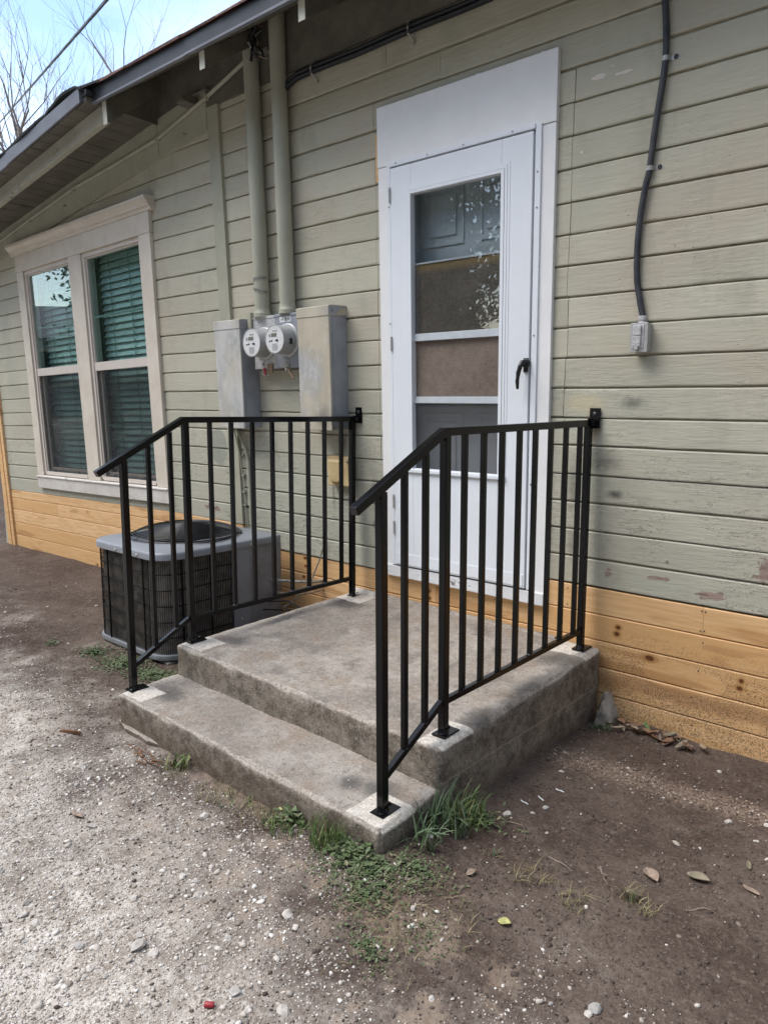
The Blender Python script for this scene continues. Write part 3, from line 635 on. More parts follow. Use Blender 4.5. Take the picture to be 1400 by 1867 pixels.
# friezes
MB(WT).box(-1.405, 6.0, -.016, .02, 2.632, 2.93).build('frieze_board', 'eave_shade_paint', house, .002)  # same paint as the siding, coloured darker to carry the eave's shade
def slab_u(mb, us, lo, hi, y0, y1):
    vs = []; fs = []
    for u in us: vs += [(u, y0, lo(u)), (u, y1, lo(u)), (u, y1, hi(u)), (u, y0, hi(u))]
    for k in range(len(us)-1):
        for i in range(4): j = (i+1) % 4; fs.append((k*4+i, k*4+j, k*4+4+j, k*4+4+i))
    fs += [(3,2,1,0), tuple(len(us)*4-4+i for i in range(4))]; return mb.add(vs, fs)
for a, b in ((-4.985, -1.928), (-1.924, -1.407)):
    us = [a, b] if not (a < -2.05 < b) else [a, -2.05, b]
    slab_u(MB(WT), us, frieze_low, lambda u: soff(u) + .01, -.022, .02).build('frieze_board', 'trim_paint', house, .002)

# gable piece closing the step between the two roofs, and the wall above the raking frieze
slab_u(MB(WT), [-1.972, -1.407], lambda u: soff(u) + .012, lambda u: 2.93, -.012, .02).build('gable_board', 'eave_shade_paint', house)
MB(WT).hexa([(-1.928,-.40,2.655),(-1.916,-.40,2.655),(-1.916,3.6,2.60),(-1.928,3.6,2.60),(-1.928,-.40,2.675),(-1.916,-.40,2.675),(-1.916,3.6,5.27),(-1.928,3.6,5.27)]).build('gable_board', 'eave_shade_paint', house)
# ---- roof
roof = MB(WT)
DK = lambda y: 2.676 + 0.65*(y + .40)                    # underside of the main roof boards at outward -y
roof.hexa([(-1.93,-.425,DK(-.425)+.022),(6.3,-.425,DK(-.425)+.022),(6.3,3.6,DK(3.6)+.022),(-1.97,3.6,DK(3.6)+.022),(-1.93,-.425,DK(-.425)+.05),(6.3,-.425,DK(-.425)+.05),(6.3,3.6,DK(3.6)+.05),(-1.97,3.6,DK(3.6)+.05)])
roof.hexa([(-1.97,3.6,DK(3.6)+.022),(6.3,3.6,DK(3.6)+.022),(6.3,7.2,DK(0)+.1),(-1.97,7.2,DK(0)+.1),(-1.97,3.6,DK(3.6)+.05),(6.3,3.6,DK(3.6)+.05),(6.3,7.2,DK(0)+.13),(-1.97,7.2,DK(0)+.13)])
roof = roof.build('roof', 'shingle', house)
for i in range(6):
    y0 = -.418 + i*.128; y1 = y0 + .125
    MB(WT).hexa([(-1.95,y0,DK(y0)),(6.25,y0,DK(y0)),(6.25,y1,DK(y1)),(-1.95,y1,DK(y1)),(-1.95,y0,DK(y0)+.02),(6.25,y0,DK(y0)+.02),(6.25,y1,DK(y1)+.02),(-1.95,y1,DK(y1)+.02)]).build('roof_board', 'eave_shade_paint', roof)
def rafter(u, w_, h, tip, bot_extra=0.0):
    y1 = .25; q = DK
    r = MB(WT).hexa([(u-w_/2,tip,q(tip)-h-bot_extra),(u+w_/2,tip,q(tip)-h-bot_extra),(u+w_/2,y1,q(y1)-h),(u-w_/2,y1,q(y1)-h),(u-w_/2,tip,q(tip)-.001),(u+w_/2,tip,q(tip)-.001),(u+w_/2,y1,q(y1)-.001),(u-w_/2,y1,q(y1)-.001)]).build('rafter', 'eave_shade_paint', roof, .003)
    MB(WT).box(u-w_/2+.001, u+w_/2-.001, tip-.003, tip-.0002, q(tip)-h-bot_extra+.001, q(tip)-.003).build('rafter_end', 'beam_end', roof)
rafter(-1.888, .045, .085, -.398, .045)
for u in (-.908, -.166, .56, 1.27, 1.98, 2.68, 3.38, 4.1, 4.8, 5.5, 6.1): rafter(u, .044, .088, -.400)
# drip-edge fascia in two lapped lengths
for a, b, o in ((-1.955, -.985, 0), (-1.0, 2.05, -.003), (2.03, 6.3, 0)):
    MB(WT).box(a, b, -.432 + o, -.420 + o, 2.676, 2.748).build('fascia_metal', 'fascia_metal', roof, .0015)
    MB(WT).box(a, b, -.440 + o, -.4195 + o, 2.664, 2.6755).build('drip_edge', 'barge_metal', roof, .001)
# shingle butts along the eave
u = -1.86; i = 0
while u < 6.2:
    w_ = random.uniform(.22, .32); zt = 2.750
    MB(WT).hexa([(u,-.452+random.uniform(-.004,.004),zt),(u+w_-.006,-.452+random.uniform(-.004,.004),zt),(u+w_-.006,-.2,zt+.155),(u,-.2,zt+.155),(u,-.452,zt+.009+random.uniform(0,.006)),(u+w_-.006,-.452,zt+.009+random.uniform(0,.006)),(u+w_-.006,-.2,zt+.168),(u,-.2,zt+.168)]).build('shingle', 'shingle', roof)
    u += w_; i += 1
# curled shingles round the mast hole
for k in range(7):
    a = k*2.3; yy = -.16 + .07*math.sin(a); c = Vector((-.60 + .13*math.cos(a), yy, DK(yy) + .062 + .004*k)); rz = .3*math.sin(k*1.7)
    Q = []
    for h in (0, .006):
        for (qx, qy) in ((-.12,-.09),(.12,-.09),(.12,.09),(-.12,.09)):
            X_, Y_ = qx*math.cos(rz) - qy*math.sin(rz), qx*math.sin(rz) + qy*math.cos(rz); Q.append(c + Vector((X_, Y_, Y_*.65 + h + (.022 if qy < 0 and k > 3 else 0))))
    MB(WT).hexa(Q).build('shingle', 'shingle', roof)
MB(WT).lathe((-.725,-.05,2.90),(0,0,1),[(0,.16),(.10,.11),(.19,.07),(.20,.045)],20,False).build('mast_flashing', 'shingle', roof, smooth=True)

# left wing: raking roof, boards running front to back
wing = MB(WT); slab_u(wing, [-5.45, -2.05, -1.93], lambda u: soff(u)+.026, lambda u: soff(u)+.055, -.485, 5.5)
wing = wing.build('wing_roof', 'tar_paper', house)
u = -5.42
while u < -1.95:
    w_ = random.choice((.10, .118, .135, .14)); e = min(u + w_, -1.945)
    slab_u(MB(WT), [u + .002, e - .002 - .006*(random.random() < .3)], soff, lambda q: soff(q)+.024, -.478 - random.uniform(0, .004), .02).build('roof_board', 'eave_shade_paint', wing)
    u = e + .001
slab_u(MB(WT), [-5.43, -2.05, -1.925], lambda q: soff(q)-.098, lambda q: soff(q)-.001, -.385, -.345).build('rake_beam', 'beam_paint', wing, .003)
slab_u(MB(WT), [-5.45, -3.02], lambda q: soff(q)-.006, lambda q: soff(q)+.072, -.499, -.487).build('barge_metal', 'barge_metal', wing, .0015)
slab_u(MB(WT), [-3.04, -2.05, -1.985], lambda q: soff(q)-.004, lambda q: soff(q)+.075, -.502, -.490).build('barge_metal', 'barge_metal', wing, .0015)
MB(WT).hexa([(-1.985,-.50,soff(-1.985)+.002),(-1.95,-.440,soff(-1.985)+.002),(-1.95,-.43,soff(-1.985)+.002),(-1.99,-.49,soff(-1.985)+.002),(-1.985,-.50,soff(-1.985)+.075),(-1.95,-.440,soff(-1.985)+.06),(-1.95,-.43,soff(-1.985)+.06),(-1.99,-.49,soff(-1.985)+.075)]).build('barge_return', 'fascia_metal', wing)
# wavy roofing felt lying over the barge
us = np.linspace(-5.45, -1.955, 60); vs = []; fs = []
for i, q in enumerate(us):
    wv = .006*math.sin(q*7.3) + .006*math.sin(q*17.1+1) + (.016 if -2.42 < q < -1.98 else 0); z0 = soff(q) + .076 + max(-.001, wv); yy = -.507 - .006*math.sin(q*11)
    if q > -2.0: z0 -= .02
    vs += [(q, yy, z0), (q, -.30, z0 + .002), (q, -.30, z0 + .014), (q, yy - .002, z0 + .013)]
for k in range(len(us)-1):
    for i in range(4): j = (i+1) % 4; fs.append((k*4+i, k*4+j, k*4+4+j, k*4+4+i))
MB(WT).add(vs, fs + [(3,2,1,0), tuple(len(us)*4-4+i for i in range(4))]).build('roofing_felt', 'tar_paper', wing)
MB(WT).add([(-2.06,-.506,2.735),(-1.83,-.455,2.754),(-1.83,-.30,2.85),(-2.06,-.30,2.78),(-2.06,-.506,2.752),(-1.83,-.455,2.762),(-1.83,-.30,2.862),(-2.06,-.30,2.80)],[(0,3,2,1),(4,5,6,7),(0,1,5,4),(1,2,6,5),(2,3,7,6),(3,0,4,7)]).build('roofing_felt', 'tar_paper', wing)

# ---- door opening: inner panelled door, storm door, casing, sill
fr = MB(WT); fr.box(-.01, .012, .021, .13, .05, 2.04); fr.box(.818, .84, .021, .13, .05, 2.04); fr.box(.012, .818, .021, .13, 2.02, 2.04)
fr.build('door_jamb', 'inner_door', house)
idr = MB(WT).box(.0125, .8175, .085, .125, .052, 2.019).build('inner_door', 'inner_door', house)
for (a, b) in ((.125, .375), (.455, .705)):
    for (c, d) in ((1.655, 1.93), (.985, 1.585), (.14, .86)):
        p = MB(WT)
        for q, dep in ((0, .0845), (.012, .079)):
            pass
        # mitred moulding frame and raised field
        t = .022
        p.hexa([(a,.078,c),(b,.078,c),(b,.0848,c),(a,.0848,c),(a+t*.4,.078,c+t),(b-t*.4,.078,c+t),(b,.0848,c+t),(a,.0848,c+t)])
        p.box(a, b, .079, .0849, d-t, d); p.box(a, a+t, .0785, .0848, c+t, d-t); p.box(b-t, b, .0785, .0848, c+t, d-t)
        p.box(a+.045, b-.045, .0775, .0848, c+.045, d-.045)
        p.build('door_panel', 'inner_door', idr, .002)
MB(WT).box(-.0645, -.003, -.021, .0, .003, 2.038).build('door_casing', 'white_paint', house, .002)
MB(WT).box(.833, .8945, -.021, .0, .003, 2.036).build('door_casing', 'white_paint', house, .002)
MB(WT).box(-.066, .896, -.024, .0, 2.040, 2.310).build('door_header', 'white_paint', house, .002)
MB(WT).box(-.0645, .8945, -.030, .03, -.006, .0525).build('door_sill', 'white_sill', house, .003)
MB(WT).box(.0, .83, -.004, .08, .0530, .0560).build('threshold_gap', 'gap_dark', house)
# caulk smears along the header
for k in range(9):
    uu = -.05 + k*.105 + random.uniform(-.02, .02); ww = random.uniform(.02, .06)
    MB(WT).poly([(uu, -.0045, 2.308), (uu+ww, -.0045, 2.308), (uu+ww*.8, -.003, 2.312+random.uniform(.002,.008)), (uu+ww*.3, -.003, 2.313+random.uniform(.002,.012))], .004, (0,1,0)).build('caulk_smear', 'white_paint', house)
sd = MB(WT)                                                 # z-bar frame
sd.box(-.003, .018, -.030, -.0005, .058, 2.045); sd.box(.806, .833, -.030, -.0005, .058, 2.045); sd.box(.018, .806, -.036, -.0005, 2.028, 2.046)
storm = sd.build('storm_door', 'storm_white', house, .002)
bg = MB(WT); bg.box(.0185, .8055, -.006, .0, 2.021, 2.0278); bg.box(.7985, .8055, -.006, 0, .06, 2.02); bg.box(.0185, .0215, -.006, 0, .06, 2.02); bg.build('shadow_gap', 'gap_dark', storm)
lf = MB(WT); G0, G1, H0, H1 = .149, .648, .582, 1.886
lf.box(.022, G0, -.034, -.002, .062, 2.020); lf.box(G1, .798, -.034, -.002, .062, 2.020); lf.box(G0, G1, -.034, -.002, H1, 2.020); lf.box(G0, G1, -.034, -.002, .062, H0)
lf.build('leaf_panel', 'storm_white', storm, .003)
MB(WT).box(.030, .790, -.0365, -.0342, .070, .128).build('kick_plate', 'storm_white', storm, .001)
for i, (o, yy) in enumerate(((.043, -.0358), (.030, -.0376), (.016, -.0396))):   # stepped, mitred glazing bead
    t = .012; lo = .020 if True else 0; A, B, Cc, D = G0-o, G1+o, H0-lo-(.0 if i else .0), H1+o*.9
    tb = MB(WT)
    i0 = o - t if i < 2 else 0.0
    tb.hexa([(A,yy,Cc),(G0-i0,yy,Cc),(G0-i0,-.0342,Cc),(A,-.0342,Cc),(A,yy,D),(G0-i0,yy,H1+i0*.9),(G0-i0,-.0342,H1+i0*.9),(A,-.0342,D)])
    tb.hexa([(G1+i0,yy,Cc),(B,yy,Cc),(B,-.0342,Cc),(G1+i0,-.0342,Cc),(G1+i0,yy,H1+i0*.9),(B,yy,D),(B,-.0342,D),(G1+i0,-.0342,H1+i0*.9)])
    tb.hexa([(G0-i0,yy,H1+i0*.9),(G1+i0,yy,H1+i0*.9),(G1+i0,-.0342,H1+i0*.9),(G0-i0,-.0342,H1+i0*.9),(A,yy,D),(B,yy,D),(B,-.0342,D),(A,-.0342,D)])
    tb.build('glazing_bead', 'storm_white', storm)
MB(WT).box(G0-.043, G1+.043, -.046, -.0343, H0-.021, H0-.003).build('glazing_bead', 'storm_white', storm, .003)
for (c, d) in ((1.208, 1.243), (.908, .940)):
    MB(WT).hexa([(G0+.001,-.022,c),(G1-.001,-.022,c),(G1-.001,-.006,c),(G0+.001,-.006,c),(G0+.001,-.018,d),(G1-.001,-.018,d),(G1-.001,-.006,d),(G0+.001,-.006,d)]).build('sash_bar', 'sash_white', storm, .002)
MB(WT).box(G0+.001, G1-.001, -.005, -.002, 1.243, 1.566).build('brown_screen', 'brown_cloth', storm)
MB(WT).box(G0+.001, G1-.001, -.004, -.0015, .940, 1.208).build('brown_screen', 'brown_cloth', storm)
MB(WT).box(G0+.001, G1-.001, -.012, -.0095, 1.230, H1-.001).build('glass_pane', 'door_glass', storm)
MB(WT).box(G0+.001, G1-.001, -.012, -.011, H0+.001, .915).build('insect_screen', 'door_screen', storm)
MB(WT).box(G0+.001, G1-.001, -.010, -.004, 1.566, 1.574).build('sash_bar', 'sash_white', storm, .001)
hd = MB(WT)                                                # drop handle
hd.lathe((.787, -.034, 1.083), (0,-1,0), [(0,.020),(.006,.021),(.011,.017)], 20)
hd.box(.776, .798, -.042, -.0345, 1.045, 1.105)
hd.lathe((.782, -.045, 1.080), (0,-1,0), [(0,.012),(.018,.013),(.024,.008)], 16)
hd.tube([(.782,-.060,1.092),(.779,-.072,1.070),(.773,-.078,1.040),(.768,-.076,1.005),(.766,-.070,.972)], [.0085,.0105,.0105,.009,.006], 10)
hd.build('handle', 'black_plastic', storm, .0015, 2, True)
for v in (.26, .40, 1.2, 1.9):
    MB(WT).tube([(.020,-.037,v-.035),(.020,-.037,v+.035)], .0055, 8).build('hinge', 'clip_metal', storm, smooth=True)
for (uu, v) in ((.819,1.86),(.819,1.72),(.819,.55),(.819,1.2),(.008,1.85),(.008,1.3),(.25,2.038),(.45,2.038),(.70,2.038),(.06,2.038)):
    MB(WT).lathe((uu,-.0305 if v < 2.03 else -.0365,v),(0,-1,0),[(0,.0042),(.002,.003)],8).build('screw', 'galv_worn', storm)

# ---- windows of the left wing
def window(u0, u1):
    """one double-hung vinyl window: frame, sashes, screen, blind"""
    v0, v1, vm = .318, 2.030, 1.19
    f = MB(WT); t = .030
    f.box(u0, u0+t, -.012, .07, v0, v1); f.box(u1-t, u1, -.012, .07, v0, v1); f.box(u0+t, u1-t, -.012, .07, v1-t, v1); f.box(u0+t, u1-t, -.016, .07, v0-.012, v0+.018)
    win = f.build('window', 'vinyl', house, .003)
    a, b = u0+t, u1-t
    tp = MB(WT); tp.box(a, a+.012, .0, .03, vm+.035, v1-t); tp.box(b-.012, b, .0, .03, vm+.035, v1-t); tp.box(a, b, -.004, .03, vm-.028, vm+.035); tp.box(a+.012, b-.012, .0, .03, v1-t-.012, v1-t)
    tp.build('upper_sash', 'vinyl', win, .002)
    lw = MB(WT); lw.box(a, a+.014, -.002, .012, v0+.018, vm-.03); lw.box(b-.014, b, -.002, .012, v0+.018, vm-.03)
    lw.box(a+.022, a+.045, .024, .05, v0+.02, vm-.03); lw.box(b-.045, b-.022, .024, .05, v0+.02, vm-.03); lw.box(a+.045, b-.045, .024, .05, v0+.02, v0+.055)
    lw.build('lower_sash', 'vinyl', win, .002)
    MB(WT).box(a+.012, b-.012, .012, .015, vm+.036, v1-t-.012).build('glass_pane', 'glass', win)
    MB(WT).box(a+.045, b-.045, .036, .039, v0+.055, vm-.03).build('glass_pane', 'glass', win)
    MB(WT).box(a+.014, b-.014, .004, .0055, v0+.035, vm-.03).build('insect_screen', 'screen', win)
    sf = MB(WT); sf.box(a+.014, b-.014, .001, .009, v0+.018, v0+.035)
    for q in (.22, .78): sf.tube([((a+(b-a)*q-.008), -.003, v0+.022), ((a+(b-a)*q-.008), -.003, v0+.042), ((a+(b-a)*q+.008), -.003, v0+.042), ((a+(b-a)*q+.008), -.003, v0+.022)], .0018, 5)
    sf.build('screen_rail', 'room_dark', win)
    jb = MB(WT); jb.box(u0-.02, u0, .07, .26, v0-.1, v1+.05); jb.box(u1, u1+.02, .07, .26, v0-.1, v1+.05); jb.box(u0, u1, .07, .26, v1, v1+.05); jb.box(u0, u1, .07, .26, v0-.1, v0)
    jb.build('window_jamb', 'jamb', win)
    MB(WT).box(u0-.3, u1+.3, .30, .31, v0-.2, v1+.2).build('curtain', 'curtain', win)
    for q in (.5,):
        gb = MB(WT); gb.box(a+.012, b-.012, .017, .021, 1.555, 1.570); gb.build('muntin_bar', 'cord', win)
        gb = MB(WT); gb.box(a+.045, b-.045, .040, .044, .735, .750); gb.build('muntin_bar', 'cord', win)
    vv = v0 + .05; A, B = u0+.012, u1-.012
    while vv < v1-.03:
        dt = random.uniform(-.002, .002)
        MB(WT).hexa([(A,.112,vv+dt),(B,.112,vv-dt),(B,.134,vv+.047-dt),(A,.134,vv+.047+dt),(A,.110,vv+.003+dt),(B,.110,vv+.003-dt),(B,.132,vv+.050-dt),(A,.132,vv+.050+dt)]).build('blind_slat', 'blind', win)
        vv += .0500
    for q in (.20, .55, .88):
        MB(WT).box(A+(B-A)*q-.004, A+(B-A)*q+.004, .104, .106, v0+.03, v1-.02).build('blind_cord', 'cord', win)
window(-4.05, -3.25); window(-3.055, -2.235)
for (a, b) in ((-4.172, -4.051), (-3.249, -3.056), (-2.234, -2.096)):
    MB(WT).box(a, b, -.026, .0, .300, 2.030).build('window_casing', 'window_paint', house, .003)
MB(WT).box(-4.178, -2.09, -.030, .0, 2.031, 2.165).build('window_head', 'window_paint', house, .003)
MB(WT).prism_u([(0,2.166),(-.034,2.166),(-.038,2.180),(-.040,2.186),(-.052,2.190),(-.056,2.205),(-.075,2.225),(-.080,2.228),(-.080,2.248),(0,2.252)], [-4.222, -2.048]).build('window_cap', 'window_paint', house)
MB(WT).prism_u([(0,.186),(-.028,.186),(-.032,.276),(-.040,.284),(-.040,.292),(-.018,.300),(.02,.300)], [-4.172, -2.092]).build('window_sill', 'sill_paint', house)
# hooks and nails left in the boards
for (uu, v, yy) in ((-1.62, 2.53, -.022), (-3.2, 2.395, -.022)):
    MB(WT).tube([(uu,yy,v),(uu,yy-.020,v),(uu,yy-.026,v-.006)], .004, 6).build('hook', 'galv_worn', house, smooth=True)
MB(WT).tube([(-3.15,-.389,soff(-3.15)-.07),(-3.15,-.392,soff(-3.15)-.125),(-3.12,-.392,soff(-3.15)-.13),(-3.12,-.392,soff(-3.15)-.10)], .0022, 5).build('wire_hook', 'clip_metal', house)
MB(WT).lathe((1.43,-.002,.283),(0,-1,0),[(0,.006),(.004,.004)],8).build('screw', 'clip_metal', house)
# broken fitting under the eave
jb = MB(WT); jb.box(-1.56,-1.47,-.10,-.04,2.655,2.70); jb.box(-1.55,-1.48,-.13,-.10,2.66,2.675); jb.tube([(-1.47,-.07,2.70),(-1.38,-.04,2.72),(-1.33,-.02,2.70)], .005, 6); jb.build('broken_fitting', 'eave_shade_paint', house)

# ------------------------------------------------------------------ concrete stoop (platform and step)
def rough_block(name, corners, zb, parent, rad=.016, amp=.0035, step=.022, seed=3):
    """cast block: corners FL, FR, BR, BL as (x, y, ztop); rounded worn edges and uneven faces"""
    fl, fr_, br, bl = [Vector(c) for c in corners]
    nu = max(2, int((fr_-fl).length/step)); nv = max(2, int((bl-fl).length/step))
    def top(a, b): return (fl*(1-a)+fr_*a)*(1-b) + (bl*(1-a)+br*a)*b
    bm = bmesh.new(); nz_ = 9; V = {}
    def P(i, j, k):
        key = (i, j, k)
        if key not in V:
            p = top(i/nu, j/nv); z = zb + (p.z-zb)*(k/nz_); V[key] = bm.verts.new((p.x, p.y, z))
        return V[key]
    for i in range(nu):
        for j in range(nv): bm.faces.new((P(i,j,nz_), P(i+1,j,nz_), P(i+1,j+1,nz_), P(i,j+1,nz_)))
    for k in range(nz_):
        for i in range(nu):
            bm.faces.new((P(i,0,k), P(i+1,0,k), P(i+1,0,k+1), P(i,0,k+1))); bm.faces.new((P(i+1,nv,k), P(i,nv,k), P(i,nv,k+1), P(i+1,nv,k+1)))
        for j in range(nv):
            bm.faces.new((P(0,j+1,k), P(0,j,k), P(0,j,k+1), P(0,j+1,k+1))); bm.faces.new((P(nu,j,k), P(nu,j+1,k), P(nu,j+1,k+1), P(nu,j,k+1)))
    bmesh.ops.recalc_face_normals(bm, faces=bm.faces)
    sharp = [e for e in bm.edges if len(e.link_faces) == 2 and e.calc_face_angle(0) > 0.8]
    bmesh.ops.bevel(bm, geom=sharp, offset=rad, segments=4, profile=0.5, affect='EDGES', clamp_overlap=True)
    bm.normal_update()
    co = np.array([v.co for v in bm.verts]); nr = np.array([v.normal for v in bm.verts])
    d = snoise(co[:,0]+co[:,2]*1.7, co[:,1]+co[:,2]*2.3, 7, seed)*amp*2 + snoise(co[:,0]*1.3+co[:,2], co[:,1]+co[:,2]*1.9, 31, seed+1)*amp*1.2
    edge = (np.abs(nr).max(1) < 0.95)
    d = d - edge*np.clip(snoise(co[:,0]+co[:,2], co[:,1]-co[:,2], 11, seed+2)+.1, 0, 1)*.016
    co = co + nr*d[:,None]
    for v, c in zip(bm.verts, co): v.co = c
    me = bpy.data.meshes.new(name); bm.to_mesh(me); bm.free()
    for p in me.polygons: p.use_smooth = True
    me.materials.append(MAT['concrete']); return link(name, me, parent)
stoop = thing('concrete_stoop', (.38, -.7, -.47), 'worn grey concrete stoop with one step below the white door', 'steps')
rough_block('platform', [(-.382,-1.125,-.196), (1.153,-1.150,-.196), (1.170,-.004,-.149), (-.305,-.004,-.149)], -.62, stoop)
rough_block('step', [(-.372,-1.425,-.339), (1.156,-1.450,-.339), (1.146,-1.100,-.334), (-.385,-1.095,-.334)], -.62, stoop, .014, .0035, .020, 13)
# old footing lip showing under the step
lip = MB()
pts = [(-.385,-1.45),(-.29,-1.474),(-.20,-1.470),(-.12,-1.476),(-.04,-1.458)]
for (a, b) in zip(pts[:-1], pts[1:]): a = (a[0], a[1]+.018); b = (b[0], b[1]+.018); lip.hexa([(a[0],a[1],-.60),(b[0],b[1],-.60),(b[0],b[1]+.06,-.60),(a[0],a[1]+.06,-.60),(a[0],a[1]+.012,-.462),(b[0],b[1]+.012,-.462-.004),(b[0],b[1]+.06,-.452),(a[0],a[1]+.06,-.452)])
lip.build('footing_lip', 'concrete', stoop, .004)
rg_ = np.random.default_rng(77); gv_ = []; gf_ = []
for i in range(90):
    if i < 60: x = rg_.uniform(-.3, 1.1); y = -1.118 - abs(rg_.normal())*.05; z0 = -.335
    else: x = rg_.uniform(-.2, 1.05); y = rg_.uniform(-1.38, -1.15); z0 = -.3365
    sz = float(np.clip(rg_.lognormal(-6.1, .45), .0012, .006)); o = len(gv_)
    for q in ((1,0,0),(-1,0,0),(0,1,0),(0,-1,0),(0,0,1),(0,0,-1)): gv_.append((x + q[0]*sz*rg_.uniform(.7,1.3), y + q[1]*sz*rg_.uniform(.7,1.3), z0 + q[2]*sz*.7))
    gf_ += [tuple(o+j for j in t) for t in ((0,2,4),(2,1,4),(1,3,4),(3,0,4),(2,0,5),(1,2,5),(3,1,5),(0,3,5))]
np_mesh('grit', gv_, gf_, 'gravel', stoop)['kind'] = 'stuff'
# mortar bead against the skirting
mb = MB(WT); mb.hexa([(-.30,-.040,-.160),(.95,-.036,-.160),(.95,.0,-.160),(-.30,.0,-.160),(-.30,-.012,-.128),(.95,-.006,-.143),(.95,.0,-.143),(-.30,.0,-.126)]); mb.build('mortar_bead', 'concrete', stoop)

# ------------------------------------------------------------------ railings
def railing(x_of, ys, zbase, ztop, end, zbot, bal_front, bal_back, label, wall_u, lean, plate_off):
    y1, y2, y3 = ys; zs_, zp1, zp2 = zbase
    root = thing('stair_railing', (x_of(y2), y2, zp1), label, 'railing', 'black railings beside the concrete steps')
    P = .0272; B = .0180
    tz = lambda y: ztop[0] + (ztop[1]-ztop[0])*(y-y2)/(y3-y2) if y >= y2 else ztop[0] + (end[1]-ztop[0])*(y-y2)/(end[0]-y2)
    bz = lambda y: zbot[0] + (zbot[1]-zbot[0])*(y-y2)/(y3-y2) if y >= y2 else zbot[0] + (zbot[2]-zbot[0])*(y-y2)/(y1-y2)
    k = Vector((x_of(y2), y2 - .012, ztop[0]))
    back = Vector((x_of(y3), y3 - .012 + .01, ztop[1])); tip = Vector((x_of(end[0]), end[0], end[1]))
    # handrail: one bent tube of square section, mitred at the knee
    n1 = (back-k).normalized(); n2 = (k-tip).normalized(); side = Vector((1, 0, 0)); up1 = Vector((0,0,1)); up2 = side.cross(n2).normalized()
    if up2.z < 0: up2 = -up2
    um = (up1+up2).normalized(); um = um/um.dot(up1)
    h = P/2; V = []
    for q, u_ in ((tip, up2), (k, um), (back, up1)):
        V += [q - side*h - u_*h, q + side*h - u_*h, q + side*h + u_*h, q - side*h + u_*h]
    fs = [(i*4+a, i*4+(a+1) % 4, i*4+4+(a+1) % 4, i*4+4+a) for i in range(2) for a in range(4)] + [(3,2,1,0), (8,9,10,11)]
    MB().add(V, fs).build('handrail', 'steel', root, .0022, 2)
    cap = MB(); d = n2*(-.0012); cap.add([tip + d + (V[i]-tip)*.93 for i in range(4)] + [tip + d*.05 + (V[i]-tip)*.93 for i in range(4)], [(0,1,2,3),(7,6,5,4),(0,4,5,1),(1,5,6,2),(2,6,7,3),(3,7,4,0)])
    cap.build('end_cap', 'black_plastic', root)
    for (y, z0, top) in ((y1, zs_, tz(y1) - .012), (y2, zp1, tz(y2) - .011), (y3, zp2, tz(y3) - .010)):
        x = x_of(y)
        post = MB(); post.bar((x, y, z0 + .004), (x, y, top), P, P, (0,1,0)); post = post.build('post', 'steel', root, .0022, 2)
        ox, oy = plate_off
        pl_ = MB(); pl_.box(x - .0275 + ox, x + .0275 + ox, y - .0425 + oy, y + .0425 + oy, z0 - .002, z0 + .0055); pl_.build('base_plate', 'steel', post, .0012)
        bo = MB()
        for sy in (-.032, .032): bo.lathe((x + ox + .012*(1 if sy < 0 else -1), y + oy + sy, z0 + .0055), (0,0,1), [(0,.0065),(.004,.0065),(.006,.004)], 6)
        bo.build('anchor_bolt', 'steel', post)
        wd = MB(); wd.lathe((x, y, z0 + .005), (0,0,1), [(0,.0215),(.004,.0195),(.009,.0165)], 14, False); wd.build('weld_bead', 'steel', post, smooth=True)
    br = MB(); br.bar((x_of(y2 + .013), y2 + .013, zbot[0]), (x_of(y3 - .013), y3 - .013, zbot[1]), .019, .0215); br.build('bottom_rail', 'steel', root, .0018)
    br = MB(); br.bar((x_of(y1 + .012), y1 + .012, bz(y1 + .012)), (x_of(y2 - .012), y2 - .012, zbot[0] + .002), .019, .0215); br.build('bottom_rail', 'steel', root, .0018)
    for y in list(bal_front) + list(bal_back):
        x = x_of(y); b0 = bz(y) + .009; b1 = tz(y) - .011
        b_ = MB().bar((x, y, b0), (x, y, b1), B, B, (0,1,0)).build('baluster', 'steel', root, .0015)
        wd = MB(); wd.lathe((x, y, b0 + .001), (0,0,1), [(0,.0125),(.003,.0115),(.006,.0095)], 8, False); wd.lathe((x, y, b1 - .006), (0,0,1), [(0,.0095),(.003,.0115),(.006,.0125)], 8, False); wd.build('weld_bead', 'steel_worn' if random.random() < .35 else 'steel', b_, smooth=True)
    # angle bracket screwed to the siding
    yb = WB*.85
    bb = MB(); bb.box(wall_u - .023, wall_u + .023, yb - .010, yb - .0035, ztop[1] - .022, ztop[1] + .062); bb.box(wall_u - .023, wall_u - .016, y3 - .0, yb - .008, ztop[1] - .020, ztop[1] + .018)
    bb.box(x_of(y3) - .010, wall_u + .010, y3 - .008, y3 + .010, ztop[1] - .012, ztop[1] + .011)
    bk_ = bb.build('wall_bracket', 'steel', root, .0012)
    MB().lathe((wall_u, yb - .010, ztop[1] + .038), (0,-1,0), [(0,.009),(.004,.009),(.007,.005)], 6).build('lag_screw', 'steel_worn', bk_)
    root.rotation_euler = (-lean[1], lean[0], 0)
    return root
rx = lambda y: 1.0885 + .0142*(y + 1.05) if y > -1.05 else 1.0885 + .012*(y + 1.05)
lx = lambda y: -.360 + .0964*(y + 1.05) if y > -1.05 else -.360 + .03*(y + 1.05)
random.seed(5)
railing(rx, (-1.358, -1.05, -.066), (-.338, -.190, -.150), (.823, .826), (-1.472, .616), (-.079, -.070, -.233), (-1.253, -1.151), (-.945,-.834,-.720,-.605,-.493,-.377,-.256,-.138),
        'black steel railing on the right edge of the stoop, nearest the viewer', 1.120, (-.006, -.004), (.006, .006))
